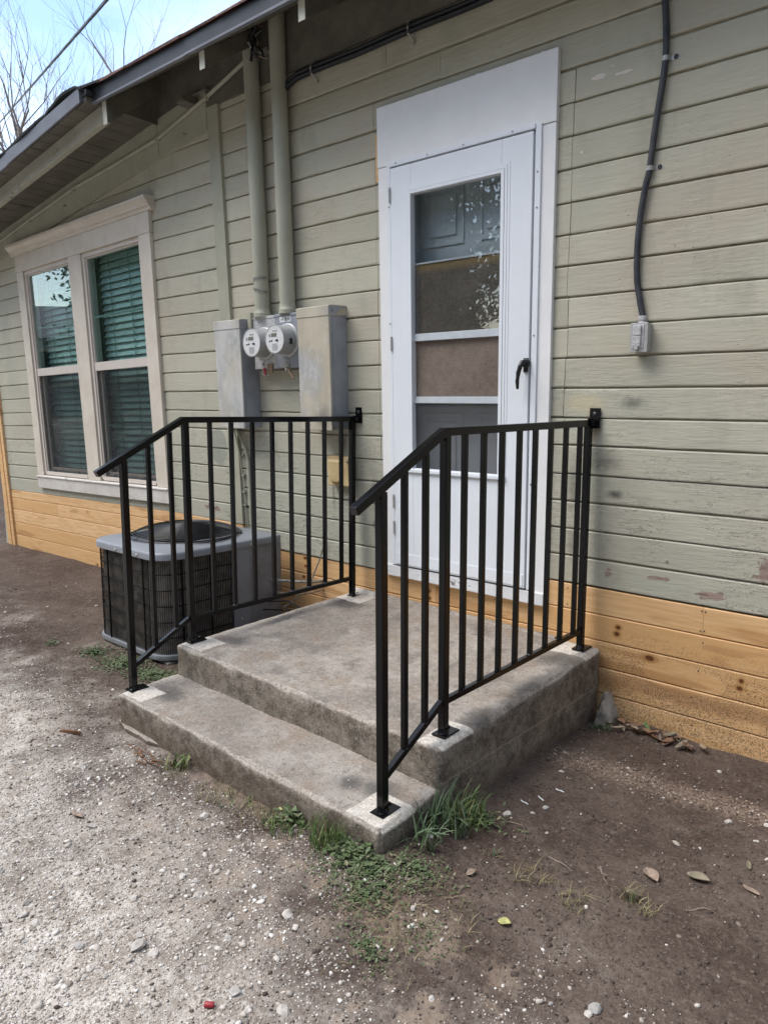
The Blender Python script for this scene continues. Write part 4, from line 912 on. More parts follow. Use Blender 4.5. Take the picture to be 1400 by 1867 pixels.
railing(lx, (-1.352, -1.05, -.066), (-.337, -.190, -.152), (.833, .826), (-1.470, .618), (-.081, -.052, -.238), (-1.236, -1.130), (-.927,-.814,-.698,-.584,-.473,-.365,-.257,-.143),
        'black steel railing on the left edge of the stoop, beside the cooling unit', -.236, (0, .004), (.010, .012))

# ------------------------------------------------------------------ air conditioner
ac = thing('air_conditioner', (-1.165, -.52, -.48), 'grey outdoor cooling unit with black fan grille behind the left railing', 'air conditioner')
X0, X1, Y0, Y1, Z0, Z1 = -1.530, -.800, -.925, -.115, -.415, .100
def rr(x0, x1, y0, y1, r, n=6, chamfer_back=True):
    """plan outline with rounded corners"""
    pts = []
    for cx, cy, a0, rad in ((x1-r, y0+r, -90, r), (x1-.03, y1-.03, 0, .03), (x0+r, y1-r, 90, r), (x0+r, y0+r, 180, r)):
        for k in range(n+1):
            a = math.radians(a0 + 90*k/n); pts.append((cx + rad*math.cos(a), cy + rad*math.sin(a)))
    return pts
def ring_prism(mb, pts, z0, z1, top=True, bot=True):
    n = len(pts); vs = [(x, y, z0) for x, y in pts] + [(x, y, z1) for x, y in pts]; fs = [(i, (i+1) % n, n+(i+1) % n, n+i) for i in range(n)]
    if bot: fs.append(tuple(range(n))[::-1])
    if top: fs.append(tuple(range(n, 2*n)))
    mb.add(vs, fs); return mb
R_ = .13
ring_prism(MB(), rr(X0+.02, X1-.02, Y0+.02, Y1-.02, R_-.02), Z0-.03, Z1, False).build('coil', 'ac_fin', ac, smooth=True)
ring_prism(MB(), rr(X0-.006, X1+.006, Y0-.006, Y1+.004, R_), Z0-.034, Z0-.006).build('base_pan', 'ac_fade', ac, .004, 2, True)
# top cover : vertical skirt, rolled edge and a flat deck around the fan opening
FC = (-1.165, -.525); FR = .305
def ringpts(r, n, z): return [(FC[0]+r*math.cos(2*math.pi*k/n), FC[1]+r*math.sin(2*math.pi*k/n), z) for k in range(n)]
out = rr(X0-.010, X1+.010, Y0-.010, Y1+.006, R_+.004, 8); n_ = len(out); vs = []; fs = []
prof = [(0, Z1-.006), (0, Z1+.020), (-.004, Z1+.029), (-.012, Z1+.034)]
cxm, cym = (X0+X1)/2, (Y0+Y1)/2
for off, z in prof:
    for x, y in out:
        d = Vector((x-cxm, y-cym)); d.normalize(); vs.append((x + d.x*off, y + d.y*off, z))
for k in range(len(prof)-1):
    for i in range(n_): fs.append((k*n_+i, k*n_+(i+1) % n_, (k+1)*n_+(i+1) % n_, (k+1)*n_+i))
base = (len(prof)-1)*n_; inner = []
for i in range(n_):
    x, y, z = vs[base+i]; a = math.atan2(y-FC[1], x-FC[0]); inner.append((FC[0]+FR*math.cos(a), FC[1]+FR*math.sin(a), Z1+.050))
o_ = len(vs); vs += inner; vs += [(p[0], p[1], Z1-.02) for p in inner]
for i in range(n_):
    j = (i+1) % n_; fs.append((base+i, base+j, o_+j, o_+i)); fs.append((o_+i, o_+j, o_+n_+j, o_+n_+i))
MB().add(vs, fs).build('top_cover', 'ac_grey', ac, 0, 2, True)
MB().lathe((FC[0],FC[1],Z1-.25),(0,0,1),[(0,FR-.004),(.296,FR-.004)],36,False).build('fan_shroud', 'ac_black', ac, smooth=True)
ring_prism(MB(), [(FC[0]+(FR-.004)*math.cos(2*math.pi*k/32), FC[1]+(FR-.004)*math.sin(2*math.pi*k/32)) for k in range(32)], Z1-.26, Z1-.25).build('fan_well', 'ac_black', ac)
for k in range(3):
    a = k*2.094 + .5; fb = MB()
    q = [(FC[0]+r*math.cos(a+t), FC[1]+r*math.sin(a+t), z) for r, t, z in ((.05,-.3,Z1-.07),(.27,-.25,Z1-.03),(.28,.45,Z1-.10),(.05,.4,Z1-.11))]
    fb.poly(q, .003, (0,0,1)); fb.build('fan_blade', 'ac_black', ac)
fg = MB()
def dome(r): return Z1 + .054 + .062*max(0.0, 1-(r/FR)**2)**.7
for k in range(24):
    r = .055 + k*(FR+.012-.055)/23
    pts = [(FC[0]+r*math.cos(2*math.pi*i/40), FC[1]+r*math.sin(2*math.pi*i/40), dome(r)) for i in range(41)]; fg.tube(pts, .0030, 4, False)
for k in range(8):
    a = 2*math.pi*k/8 + .2
    fg.tube([(FC[0]+r*math.cos(a+.5*(r/FR)), FC[1]+r*math.sin(a+.5*(r/FR)), dome(r) - .004) for r in (.02,.10,.18,.25,.30,FR+.025)], .0030, 5)
fg.lathe((FC[0], FC[1], dome(0)-.012), (0,0,1), [(0,.06),(.010,.058),(.014,.045)], 20)
fg.build('fan_guard', 'fan_wire', ac)
# wire grille wrapped round the coil: every wire proud of the fins
wr = MB(); per = rr(X0+.006, X1-.006, Y0+.006, Y1-.006, R_-.006, 10)
def along(pts, step):
    res = []; acc = 0
    for (a, b) in zip(pts, pts[1:] + pts[:1]):
        L_ = math.hypot(b[0]-a[0], b[1]-a[1]); 
        while acc <= L_:
            t = acc/L_ if L_ else 0; res.append((a[0]+(b[0]-a[0])*t, a[1]+(b[1]-a[1])*t)); acc += step
        acc -= L_
    return res
for (x, y) in along(per, .0115):
    if x > X1-.05 and y > -.47: continue
    if y > Y1-.02: continue
    wr.box(x-.0012, x+.0012, y-.0012, y+.0012, Z0-.008, Z1-.006)
wr.build('wire_grille', 'ac_black', ac)['kind'] = 'stuff'
for i in range(1, 6):
    z = Z0 + (Z1-Z0)*i/6; pts = [(x, y, z) for x, y in per[24:] + per[:11] if y < Y1-.02] + [(X1-.006, -.472, z)]
    MB().tube(pts, .0034, 5).build('grille_hoop', 'ac_black', ac)
for (x, y) in ((X0+.002, Y1-.16), (X0+.002, Y0+.15), (X0+.19, Y0+.001), (X0+.55, Y0+.001), (X1-.001, -.62), (X1-.001, -.80)):
    MB().box(x-.004, x+.004, y-.004, y+.004, Z0-.008, Z1-.006).build('grille_stay', 'ac_black', ac)
# service panel at the back right
MB().box(X1-.05, X1+.002, -.470, -.355, Z0+.002, Z1-.0065).build('service_panel', 'ac_grey', ac, .002)
MB().box(X1-.05, X1-.002, -.353, Y1-.004, Z0+.002, Z1-.0065).build('service_panel', 'ac_fade', ac, .002)
MB().box(X1-.14, X1-.012, Y1-.004, Y1+.010, Z0+.0, Z1-.016).build('corner_post', 'galv_worn', ac, .002)
for (x, y, z, d) in ((X1+.010,-.35,Z1+.008,(1,0,0)),(X1+.003,-.42,Z0+.10,(1,0,0)),(X0+.30,Y0-.010,Z1+.008,(0,-1,0)),(X0+.52,Y0-.010,Z1+.008,(0,-1,0)),(X0+.42,Y0-.006,Z0-.018,(0,-1,0))):
    MB().lathe((x,y,z), d, [(0,.008),(.003,.008),(.005,.005)], 8).build('screw', 'clip_metal', ac)
MB().box(X0+.03, X1-.02, Y0+.03, Y1-.02, -.54, Z0-.041).build('plastic_pad', 'pad_grey', ac, .01)
# line set and debris behind the unit
random.seed(8)
ln = thing('refrigerant_lines', (-.66, -.12, -.45), 'thin bent copper and cable lines between cooling unit and skirting', 'pipes')
for pts, r, m in (([(-.81,-.20,-.13),(-.66,-.13,-.13),(-.60,-.04,-.14),(-.58,.02,-.14)], .009, 'galv_worn'), ([(-.81,-.20,-.20),(-.67,-.14,-.21),(-.60,-.05,-.20),(-.57,.02,-.19)], .006, 'rust_tag'),
               ([(-.52,-.02,.12),(-.56,-.03,.0),(-.62,-.05,-.15),(-.66,-.07,-.21),(-.72,-.10,-.27),(-.75,-.15,-.30)], .0045, 'galv_worn'), ([(-.81,-.22,-.26),(-.68,-.18,-.24),(-.60,-.14,-.28),(-.52,-.10,-.31)], .0045, 'black_cable'),
               ([(-.81,-.26,-.30),(-.62,-.24,-.27),(-.54,-.15,-.29),(-.46,-.10,-.30)], .005, 'black_cable'), ([(-.72,-.30,-.33),(-.60,-.20,-.30),(-.50,-.18,-.32)], .008, 'black_cable')):
    MB().tube(pts, r, 7).build('line', m, ln, smooth=True)
for k in range(8):
    a = Vector((random.uniform(-.74,-.50), random.uniform(-.36,-.08), -.38+random.uniform(0,.06))); b = a + Vector((random.uniform(-.12,.12), random.uniform(-.1,.1), random.uniform(-.02,.05)))
    MB().tube([a, (a+b)/2+Vector((0,0,.015)), b], .004, 5, r1=.002).build('twig', 'hedge_trunk', ln)

# ------------------------------------------------------------------ electrical gear on the wall
def cabinet(u0, u1, v0, v1, d, label, front):
    root = thing('electrical_cabinet', WT((( u0+u1)/2, -d/2, v0)), label, 'electrical box', 'tall grey electrical boxes on the wall')
    b = MB(WT); b.box(u0+.004, u1-.002, -d+.012, -.001, v0, v1-.045); body = b.build('body', 'grey_box_side', root, .003)
    MB(WT).box(u0, u1, -d, -d+.0125, v0-.006, v1-.052).build('front_cover', front, root, .004)
    lid = MB(WT); lid.prism_u([(-.0015, v1-.046), (-d-.003, v1-.056), (-d-.003, v1-.006), (-d+.02, v1), (-.0015, v1+.004)], [u0-.003, u1+.002]); lid.build('hood', front, root, .002)
    fl = MB(WT); fl.poly([(u1+.0022,-d+.004,v1-.050),(u1+.0022,-d+.055,v1-.046),(u1+.0022,-d+.088,v1-.012),(u1+.0022,-.006,v1-.012),(u1+.0022,-.006,v1-.002),(u1+.0022,-d+.02,v1-.004),(u1+.0022,-d+.004,v1-.010)], .0015, (1,0,0)); fl.build('hood_flange', 'grey_box', root)
    MB(WT).lathe((u1+.0035,-d+.024,v1-.030),(1,0,0),[(0,.006),(.004,.006)],8).build('screw', 'galv_worn', root)
    MB(WT).box(u1-.0018, u1+.001, -d+.026, -.002, v0+.002, v1-.06).build('side_panel', 'grey_box_side', root, .001)
    return root
cA = cabinet(-1.300, -1.058, .757, 1.390, .135, 'tall narrow weathered grey electrical cabinet left of the two meters', 'box_front_a')
cB = cabinet(-.562, -.322, .766, 1.412, .135, 'tall yellowed grey electrical cabinet between the meters and the door', 'box_front_b')
lg = MB(WT)
for a, b, c, d in ((-.463,-.437,1.186,1.1875),(-.463,-.437,1.142,1.1435),(-.463,-.4615,1.142,1.1875),(-.4385,-.437,1.142,1.1875),(-.457,-.443,1.178,1.1792),(-.457,-.443,1.150,1.1512)): lg.box(a, b, -.1354, -.1345, c, d)
lg.build('embossed_mark', 'faint_ink', cB)
def meter_socket(u0, u1, v0, v1, cu, cv, d, label, mat):
    root = thing('electric_meter', WT((cu, -d, v0)), label, 'electric meter', 'electric meters side by side on the wall')
    MB(WT).box(u0, u1, -d, -.001, v0, v1).build('socket_box', mat, root, .004)
    MB(WT).prism_u([(-.001, v1-.002), (-d-.003, v1-.014), (-d-.003, v1-.004), (-d+.01, v1+.002), (-.001, v1+.006)], [u0-.002, u1+.001]).build('hood', mat, root, .001)
    rg = MB(WT); rg.lathe((cu, -d, cv), (0,-1,0), [(0,.094),(.006,.094),(.010,.088),(.012,.082)], 40); rg.build('sealing_ring', 'meter_ring', root, smooth=True)
    sh_ = MB(WT); sh_.lathe((cu, -d-.010, cv), (0,-1,0), [(0,.079),(.05,.078),(.083,.0765),(.0885,.074)], 40); m = sh_.build('meter_body', 'meter_shell', root, smooth=True)
    y = -d-.0988
    MB(WT).lathe((cu, y+.001, cv), (0,-1,0), [(0,.0725),(.0012,.0722)], 40).build('dial_face', 'meter_face', m)
    rim = MB(WT); rim.lathe((cu, y+.0035, cv), (0,-1,0), [(0,.0785),(.004,.0785),(.005,.0745),(.0,.0735)], 40, False); rim.build('rim', 'meter_ring', m, smooth=True)
    y -= .0005
    MB(WT).box(cu-.026, cu+.018, y-.001, y, cv+.014, cv+.033).build('display', 'lcd', m)
    MB(WT).lathe((cu-.040, y, cv+.022), (0,-1,0), [(0,.008),(.0012,.008)], 14).build('sensor', 'faint_ink', m)
    ink = MB(WT)
    for a, b, c, e in ((-.046,-.034,-.013,-.006),(-.030,-.018,-.012,-.003),(.006,.014,-.010,-.002),(.016,.030,-.014,-.001)): ink.box(cu+a, cu+b, y-.0006, y-.0001, cv+c, cv+e)
    ink.build('printed_mark', 'ink', m)
    fi = MB(WT)
    for i in range(7): fi.box(cu-.022+abs(i-3)*.001, cu+.026-abs(i-3)*.002, y-.0005, y-.0001, cv-.026-i*.0055, cv-.0238-i*.0055)
    for i in range(5): fi.box(cu-.014+i*.008, cu-.009+i*.008, y-.0005, y-.0001, cv+.040, cv+.049)
    for i in range(9):
        a = math.radians(40+i*12.5); fi.box(cu+.062*math.cos(a)-.0015, cu+.062*math.cos(a)+.0015, y-.0005, y-.0001, cv+.062*math.sin(a)-.0015, cv+.062*math.sin(a)+.0015)
    fi.build('printed_mark', 'faint_ink', m)
    # black sticker wrapped on the side of the drum
    st = []; a0 = .0
    for t in (-.20, .0, .20):
        for yy in (-d-.060, -d-.038): st.append((cu + .0795*math.cos(t), yy, cv - .01 + .0795*math.sin(t)))
    MB(WT).add(st, [(0,1,3,2),(2,3,5,4)]).build('sticker', 'ink', m)
    return root
mA = meter_socket(-1.012, -.818, 1.100, 1.398, -.913, 1.243, .070, 'electric meter on a pale socket box marked with an A, left one', 'lid_grey')
mB = meter_socket(-.816, -.616, 1.103, 1.400, -.708, 1.252, .074, 'electric meter on a blue grey socket box with white sticker', 'grey_box')
MB(WT).box(-.770, -.676, -.0755, -.0742, 1.352, 1.384).build('sticker', 'sticker', mB)
def letter(txt, u, v, y, size, parent, mat='ink'):
    cu_ = bpy.data.curves.new('letter', 'FONT'); cu_.body = txt; cu_.size = size; cu_.extrude = .0004
    o = bpy.data.objects.new('letter_tmp', cu_); COL.objects.link(o); dg = bpy.context.evaluated_depsgraph_get(); dg.update()
    me = bpy.data.meshes.new_from_object(o.evaluated_get(dg)); bpy.data.objects.remove(o)
    for vtx in me.vertices: vtx.co = WT((u + vtx.co.x, y - vtx.co.z, v + vtx.co.y))
    me.materials.clear(); me.materials.append(MAT[mat]); me.name = 'letter'; return link('letter', me, parent)
letter('A', -.944, 1.117, -.0712, .034, mA)
letter('8', -.726, 1.358, -.0762, .026, mB)
fm = MB(WT)
for a in (-.760, -.748, -.708, -.696): fm.box(a, a+.008, -.0762, -.0756, 1.364, 1.372)
fm.build('printed_mark', 'faint_ink', mB)
tg = MB(WT); tg.box(-.888,-.845,-.082,-.071,1.075,1.128); tg.build('seal_bracket', 'rust_tag', mA, .002)
MB(WT).hexa([(-.905,-.095,1.066),(-.888,-.095,1.066),(-.888,-.088,1.066),(-.905,-.088,1.066),(-.912,-.092,1.108),(-.898,-.092,1.108),(-.898,-.085,1.108),(-.912,-.085,1.108)]).build('red_tag', 'red_plastic', mA, .001)
MB(WT).tube([(-.93,-.075,1.10),(-.925,-.09,1.075),(-.90,-.09,1.06),(-.87,-.085,1.062)], .0022, 5).build('seal_wire', 'galv_worn', mA)
tg = MB(WT); tg.lathe((-.735,-.075,1.118),(0,-1,0),[(0,.018),(.004,.017)],12); tg.box(-.735,-.70,-.080,-.0745,1.108,1.128); tg.build('latch', 'galv_worn', mB)
MB(WT).hexa([(-.665,-.092,1.040),(-.652,-.092,1.046),(-.652,-.084,1.046),(-.665,-.084,1.040),(-.712,-.088,1.092),(-.700,-.088,1.100),(-.700,-.080,1.100),(-.712,-.080,1.092)]).build('seal_tag', 'rust_tag', mB, .001)
MB(WT).lathe((-.725,-.078,1.090),(0,-1,0),[(0,.010),(.008,.010),(.010,.006)],10).build('padlock', 'galv_worn', mB)
MB(WT).box(-1.045, -1.014, -.085, -.05, 1.335, 1.425).build('wood_block', 'trim_paint', mA, .002)

def pipe(u, v0, v1, r, label, straps):
    root = thing('conduit_mast', WT((u, -.052, v0)), label, 'conduit', 'painted conduit pipes rising from the meters')
    P = MB(WT); P.tube([(u, -.052, v0 + (v1-v0)*i/6) for i in range(7)], r, 20); P.build('pipe', 'pipe_paint', root, smooth=True)
    h = MB(WT); h.lathe((u,-.052,v0-.002),(0,0,1),[(0,r+.008),(.022,r+.008),(.028,r+.003),(.05,r+.002)],20); h.build('hub', 'pipe_paint', root, smooth=True)
    for v, tilt in straps:
        s_ = MB(WT); n = 20; vs = []; fs = []
        for i in range(n+1):
            t = math.radians(-95 + 190*i/n) - math.pi/2; x = u + (r+.0025)*math.cos(t); y = -.052 + (r+.0025)*math.sin(t); z = v + tilt*math.cos(t)
            vs += [(x, y, z-.008), (x, y, z+.008)]
        vs += [(u-r-.055, -.006, v-.008-tilt*.9), (u-r-.055, -.006, v+.008-tilt*.9)]
        m_ = len(vs)//2
        order = [m_-1] + list(range(m_-1)) if abs(vs[0][0]-(u-r)) < .05 else list(range(m_))
        for a, b in zip(order[:-1], order[1:]): fs.append((2*a, 2*b, 2*b+1, 2*a+1))
        s_.add(vs, fs); st = s_.build('perforated_strap', 'galv_worn', root)
        hl = MB(WT)
        for i in range(3, n-2, 2):
            t = math.radians(-95 + 190*i/n) - math.pi/2; hl.lathe((u+(r+.003)*math.cos(t), -.052+(r+.003)*math.sin(t), v+tilt*math.cos(t)), (math.cos(t), math.sin(t), 0), [(0,.003),(.0006,.003)], 6)
        hl.build('strap_hole', 'ink', st)
    return root
pipe(-.942, 1.395, 2.935, .0435, 'left of the two tall painted conduit pipes, strapped near its foot', [(1.605, .004), (1.545, -.014)])
mast = pipe(-.724, 1.400, 3.88, .0435, 'right of the two tall painted conduit pipes, nearer the door', [])
MB(WT).lathe((-.724,-.052,3.87),(0,0,1),[(0,.05),(.05,.06),(.10,.05),(.13,.02)],16).build('weatherhead', 'galv_worn', mast, smooth=True)
wr_ = thing('loose_wires', WT((-.83,-.10,2.78)), 'tangle of loose dark wires under the eave between the pipes', 'wires')
random.seed(4)
for k in range(5):
    p = [Vector((-.84+random.uniform(-.04,.04), -.09+random.uniform(-.04,.02), 2.90-.05*i+random.uniform(-.015,.015))) + Vector((random.uniform(-.03,.03),0,0)) for i in range(5)]
    MB(WT).tube(p, .007 if k < 3 else .004, 6).build('wire', ('black_cable','black_cable','black_cable','rust_tag','clip_metal')[k], wr_, smooth=True)
MB(WT).box(-.86,-.79,-.07,-.03,2.755,2.77).build('wire_bracket', 'clip_metal', wr_, .002)

# cables along the eave, down the wall, and the conduit on the rake
cb = thing('cable_bundle', WT((.2,-.03,2.58)), 'dark cable bundle clipped along the wall under the eave', 'cable')
for k, off in enumerate((0.0, .024)):
    us = np.linspace(-.705, 6.0, 68)
    MB(WT).tube([(q, -.030-.006*k, 2.602 - off - .004*math.sin((q+.48)/.635*math.pi)**2 - (.028 if q < -.62 else 0)*(1-(q+.705)/.085 if q < -.62 else 0)) for q in us], .0125, 8).build('cable', 'black_cable', cb, smooth=True)
for q in (-.485, .15, .80, 1.5, 2.2, 3.0):
    s_ = MB(WT); s_.tube([(q, -.002, 2.628), (q, -.040, 2.616), (q, -.050, 2.592), (q, -.046, 2.568), (q, -.022, 2.556), (q+.004, -.004, 2.540)], .0055, 6); s_.lathe((q+.004,-.010,2.536),(0,-1,0),[(0,.009),(.004,.007)],8); s_.build('clip', 'clip_metal', cb, smooth=True)
tc = thing('thin_conduit', WT((-2.5,-.04,2.5)), 'thin painted conduit running along the sloping frieze above the windows', 'conduit')
pts = [(-.99,2.780),(-1.028,2.765),(-1.374,2.676),(-1.911,2.562),(-2.423,2.522),(-3.051,2.485),(-3.804,2.396),(-4.452,2.314),(-4.97,2.245)]
MB(WT).tube([(a, -.036, b) for a, b in pts], .0115, 8).build('pipe', 'trim_paint', tc, smooth=True)
for a, b in (pts[2], pts[3], (-3.05,2.485), (-3.80,2.397)):
    MB(WT).box(a-.010, a+.010, -.050, -.0225, b-.016, b+.014).build('strap', 'trim_paint', tc, .003)
wc = thing('wall_cable', WT((-1.2,-.02,.15)), 'painted cable hanging from the left cabinet beside the trim board', 'cable')
MB(WT).tube([(-1.262,-.05,.757),(-1.255,-.03,.72),(-1.212,-.016,.628),(-1.192,-.013,.534),(-1.194,-.012,.335),(-1.190,-.012,.150),(-1.185,-.012,.02)], .0095, 8).build('cable', 'pipe_paint', wc, smooth=True)
MB(WT).tube([(-1.275,-.05,.757),(-1.262,-.026,.60),(-1.250,-.012,.40),(-1.246,-.012,.20),(-1.243,-.012,.06)], .005, 6).build('cable', 'trim_paint', wc, smooth=True)
for v in (.57, .44, .335, .25): MB(WT).box(-1.262, -1.236, -.020, -.001, v, v+.012).build('cable_clip', 'galv_worn', wc, .001)

# flexible conduit and outlet to the right of the door
fx = thing('flexible_conduit', WT((1.3,-.02,1.25)), 'dark flexible conduit running down the wall to the outlet', 'conduit')
pts = [(1.300,2.64),(1.302,2.50),(1.312,2.346),(1.322,2.24),(1.324,2.152),(1.316,2.062),(1.300,1.94),(1.285,1.787),(1.273,1.731),(1.258,1.623),(1.252,1.511),(1.256,1.397),(1.270,1.318),(1.286,1.250)]
P = [Vector((a, -.0145, b)) for a, b in pts]; Q = []
for i in range(len(P)-1):
    p0, p1, p2, p3 = P[max(0,i-1)], P[i], P[i+1], P[min(len(P)-1, i+2)]
    for t in np.linspace(0, 1, 6, endpoint=False):
        Q.append(0.5*((2*p1) + (p2-p0)*t + (2*p0-5*p1+4*p2-p3)*t*t + (3*p1-p0-3*p2+p3)*t**3))
Q.append(P[-1])
MB(WT).tube(Q, .0118, 14).build('tube', 'flex', fx, smooth=True)
for (a, v) in ((1.3245, 2.152), (1.2855, 1.787)):
    s_ = MB(WT); n = 12; vs = []; fs = []
    for i in range(n+1):
        t = math.radians(180*i/n); vs += [(a - .0135*math.cos(t), -.0145 - .0125*math.sin(t), v-.008), (a - .0135*math.cos(t), -.0145 - .0125*math.sin(t), v+.008)]
    vs += [(a+.016,-.003,v-.008),(a+.016,-.003,v+.008),(a+.046,-.003,v-.006),(a+.046,-.003,v+.010)]
    for i in range(n+2): fs.append((2*i,2*i+2,2*i+3,2*i+1))
    s_.add(vs, fs); st = s_.build('strap', 'clip_metal', fx)
    MB(WT).lathe((a+.034,-.0032,v+.002),(0,-1,0),[(0,.009),(.002,.008)],12).build('screw', 'ink', st)
ob = thing('outlet_box', WT((1.29,-.025,1.11)), 'small grey weatherproof outlet box at the foot of the flexible conduit', 'outlet')
b = MB(WT); b.box(1.259, 1.322, -.047, -.001, 1.112, 1.219); b.build('body', 'outlet_grey', ob, .003)
MB(WT).box(1.2555, 1.3255, -.0535, -.0472, 1.109, 1.222).build('cover_plate', 'outlet_grey', ob, .0025)
fr2 = MB(WT); fr2.box(1.2655, 1.3105, -.0560, -.0536, 1.124, 1.215); fr2.build('gasket_frame', 'lid_grey', ob, .002)
MB(WT).box(1.2700, 1.3010, -.0640, -.0562, 1.172, 1.211).build('flip_lid', 'lid_grey', ob, .003)
MB(WT).box(1.2700, 1.3010, -.0640, -.0562, 1.131, 1.1705).build('flip_lid', 'lid_grey', ob, .003)
MB(WT).box(1.278, 1.292, -.066, -.0575, 1.119, 1.1305).build('lid_tab', 'lid_grey', ob, .002)
ik = MB(WT)
for a, v in ((1.276,1.142),(1.295,1.142),(1.276,1.163),(1.295,1.163),(1.283,1.207)): ik.lathe((a,-.0641,v),(0,-1,0),[(0,.0016),(.0005,.0016)],6)
ik.build('rivet', 'ink', ob)
cn = MB(WT); cn.lathe((1.286,-.0145,1.219),(0,0,1),[(0,.017),(.006,.017),(.008,.0145),(.014,.0145),(.016,.017),(.028,.017),(.031,.013)],12); cn.build('connector', 'lid_grey', ob)
yb_ = thing('cable_box', WT((-.37,-.03,.45)), 'yellowed plastic cable box on the wall behind the left railing', 'cable box')
MB(WT).box(-.448, -.290, -.050, -.001, .452, .616).build('housing', 'yellow_plastic', yb_, .005)
d_ = MB(WT); d_.add([(-.445,-.0502,.60),(-.335,-.0502,.60),(-.335,-.0502,.475),(-.352,-.0502,.462),(-.405,-.0502,.462),(-.430,-.0502,.480),(-.445,-.0502,.55)] + [(-.436,-.066,.588),(-.346,-.066,.588),(-.346,-.066,.485),(-.360,-.066,.474),(-.402,-.066,.474),(-.422,-.066,.488),(-.436,-.066,.55)], [tuple(range(7)), tuple(range(13,6,-1))] + [(i,(i+1)%7,7+(i+1)%7,7+i) for i in range(7)])
d_.build('domed_lid', 'yellow_plastic', yb_, .005, 3, True)
MB(WT).lathe((-.298,-.0505,.59),(0,-1,0),[(0,.007),(.004,.006)],8).build('screw', 'galv_worn', yb_)

# overhead service wire from the mast to a far pole
sv = thing('service_wire', (-9.0, 3.0, 4.0), 'black twisted service wire crossing the sky above the roof', 'wire')
Aw = Vector(WT((-.72,-.052,3.80))); Bw = Vector((2.466,-2.947,.921)) + Vector((-1.098,.462,.373))*20
for ph in (0, 2.1, 4.2):
    pts = []
    for i in range(181):
        t = i/180; p = Aw.lerp(Bw, t);  a = t*260/6 + ph; pts.append(p + Vector((.010*math.cos(a), .010*math.sin(a), .010*math.sin(a+.7))))
    MB().tube(pts, .0135, 5).build('strand', 'black_cable', sv, smooth=True)

# ------------------------------------------------------------------ stones, gravel, crumbs
ICO_V = None
def ico():
    bm = bmesh.new(); bmesh.ops.create_icosphere(bm, subdivisions=1, radius=1.0); v = np.array([x.co for x in bm.verts]); f = np.array([[a.index for a in q.verts] for q in bm.faces]); bm.free(); return v, f
ICO_V, ICO_F = ico()
OCT_V = np.array([(1,0,0),(-1,0,0),(0,1,0),(0,-1,0),(0,0,1),(0,0,-1)], float); OCT_F = np.array([(0,2,4),(2,1,4),(1,3,4),(3,0,4),(2,0,5),(1,2,5),(3,1,5),(0,3,5)])
def gfac(x, y):
    s = -y - .14*x - 1.62 + snoise(x, y, 1.9, 31)*.8 + snoise(x, y, 7, 32)*.5; return np.clip((s+.35)/1.1, 0, 1)**1.1
def scatter(n, xr, yr, dens, size, flat=.6, base='ico', seed=0, sink=.25):
    r = np.random.default_rng(seed); x = r.uniform(*xr, n); y = r.uniform(*yr, n); k = r.random(n) < dens(x, y); x = x[k]; y = y[k]; m = len(x)
    inside = (x > -.40) & (x < 1.19) & (y > -1.475)
    x = x[~inside]; y = y[~inside]; m = len(x)
    s = size(r, m); bv, bf = (ICO_V, ICO_F) if base == 'ico' else (OCT_V, OCT_F); nv = len(bv)
    V = bv[None] * r.uniform(.65, 1.25, (m, nv, 1)); V = V * np.stack([s*r.uniform(.75,1.4,m), s*r.uniform(.6,1.1,m), s*flat*r.uniform(.7,1.3,m)], -1)[:, None, :]
    a = r.uniform(0, 6.283, m); ca, sa = np.cos(a)[:,None], np.sin(a)[:,None]
    X = V[...,0]*ca - V[...,1]*sa; Y = V[...,0]*sa + V[...,1]*ca; Z = V[...,2]
    tx = r.uniform(-.3,.3,m)[:,None]; Z = Z + X*tx
    z0 = gz(x, y) + s*flat*(.5-sink)
    P = np.stack([X + x[:,None], Y + y[:,None], Z + z0[:,None]], -1).reshape(-1, 3)
    F = (bf[None] + (np.arange(m)*nv)[:,None,None]).reshape(-1, 3); return P, F
P, F = scatter(210000, (-5, 2.5), (-3.1, .0), lambda x, y: (gfac(x, y)*.988 + .012)*np.clip(1.35-.26*np.hypot(x-1.6, y+2.4), .16, 1), lambda r, m: np.clip(r.lognormal(-5.80, .50, m), .0013, .011), seed=2)
tag(np_mesh('gravel', P, F, 'gravel', ground), kind='stuff')
P, F = scatter(430000, (-4, 2.4), (-2.9, .0), lambda x, y: gfac(x, y)**.8*np.clip(1.30-.36*np.hypot(x-1.5, y+2.3), .05, 1), lambda r, m: np.clip(r.lognormal(-6.25, .42, m), .001, .005), seed=12, base='oct', flat=.7)
tag(np_mesh('fine_gravel', P, F, 'gravel', ground), kind='stuff')
P, F = scatter(130000, (-5.5, 2.7), (-3.0, -.01), lambda x, y: (.10 + .9*(1-gfac(x, y)))*np.clip(1.25-.26*np.hypot(x-1.6, y+1.6), .16, 1), lambda r, m: np.clip(r.lognormal(-6.15, .5, m), .001, .008), seed=3, base='oct')
tag(np_mesh('soil_crumbs', P, F, 'crumbs', ground), kind='stuff')
P, F = scatter(9000, (1.16, 2.9), (-.62, -.25), lambda x, y: np.exp(-((y - .10*x + .585)/.065)**2)*.8, lambda r, m: np.clip(r.lognormal(-5.7, .45, m), .0015, .009), seed=9, base='oct')
tag(np_mesh('pebble_stripe', P, F, 'tan_pebbles', ground), kind='stuff')
P, F = scatter(9000, (-3.5, 2.6), (-2.6, -.02), lambda x, y: (1-gfac(x, y))**2.5*np.clip(1.2-.24*np.hypot(x-1.6, y+1.2), .15, 1), lambda r, m: np.clip(r.lognormal(-5.35, .40, m), .0025, .010), seed=15, flat=.5, sink=.42)
tag(np_mesh('soil_clods', P, F, 'clods', ground), kind='stuff')
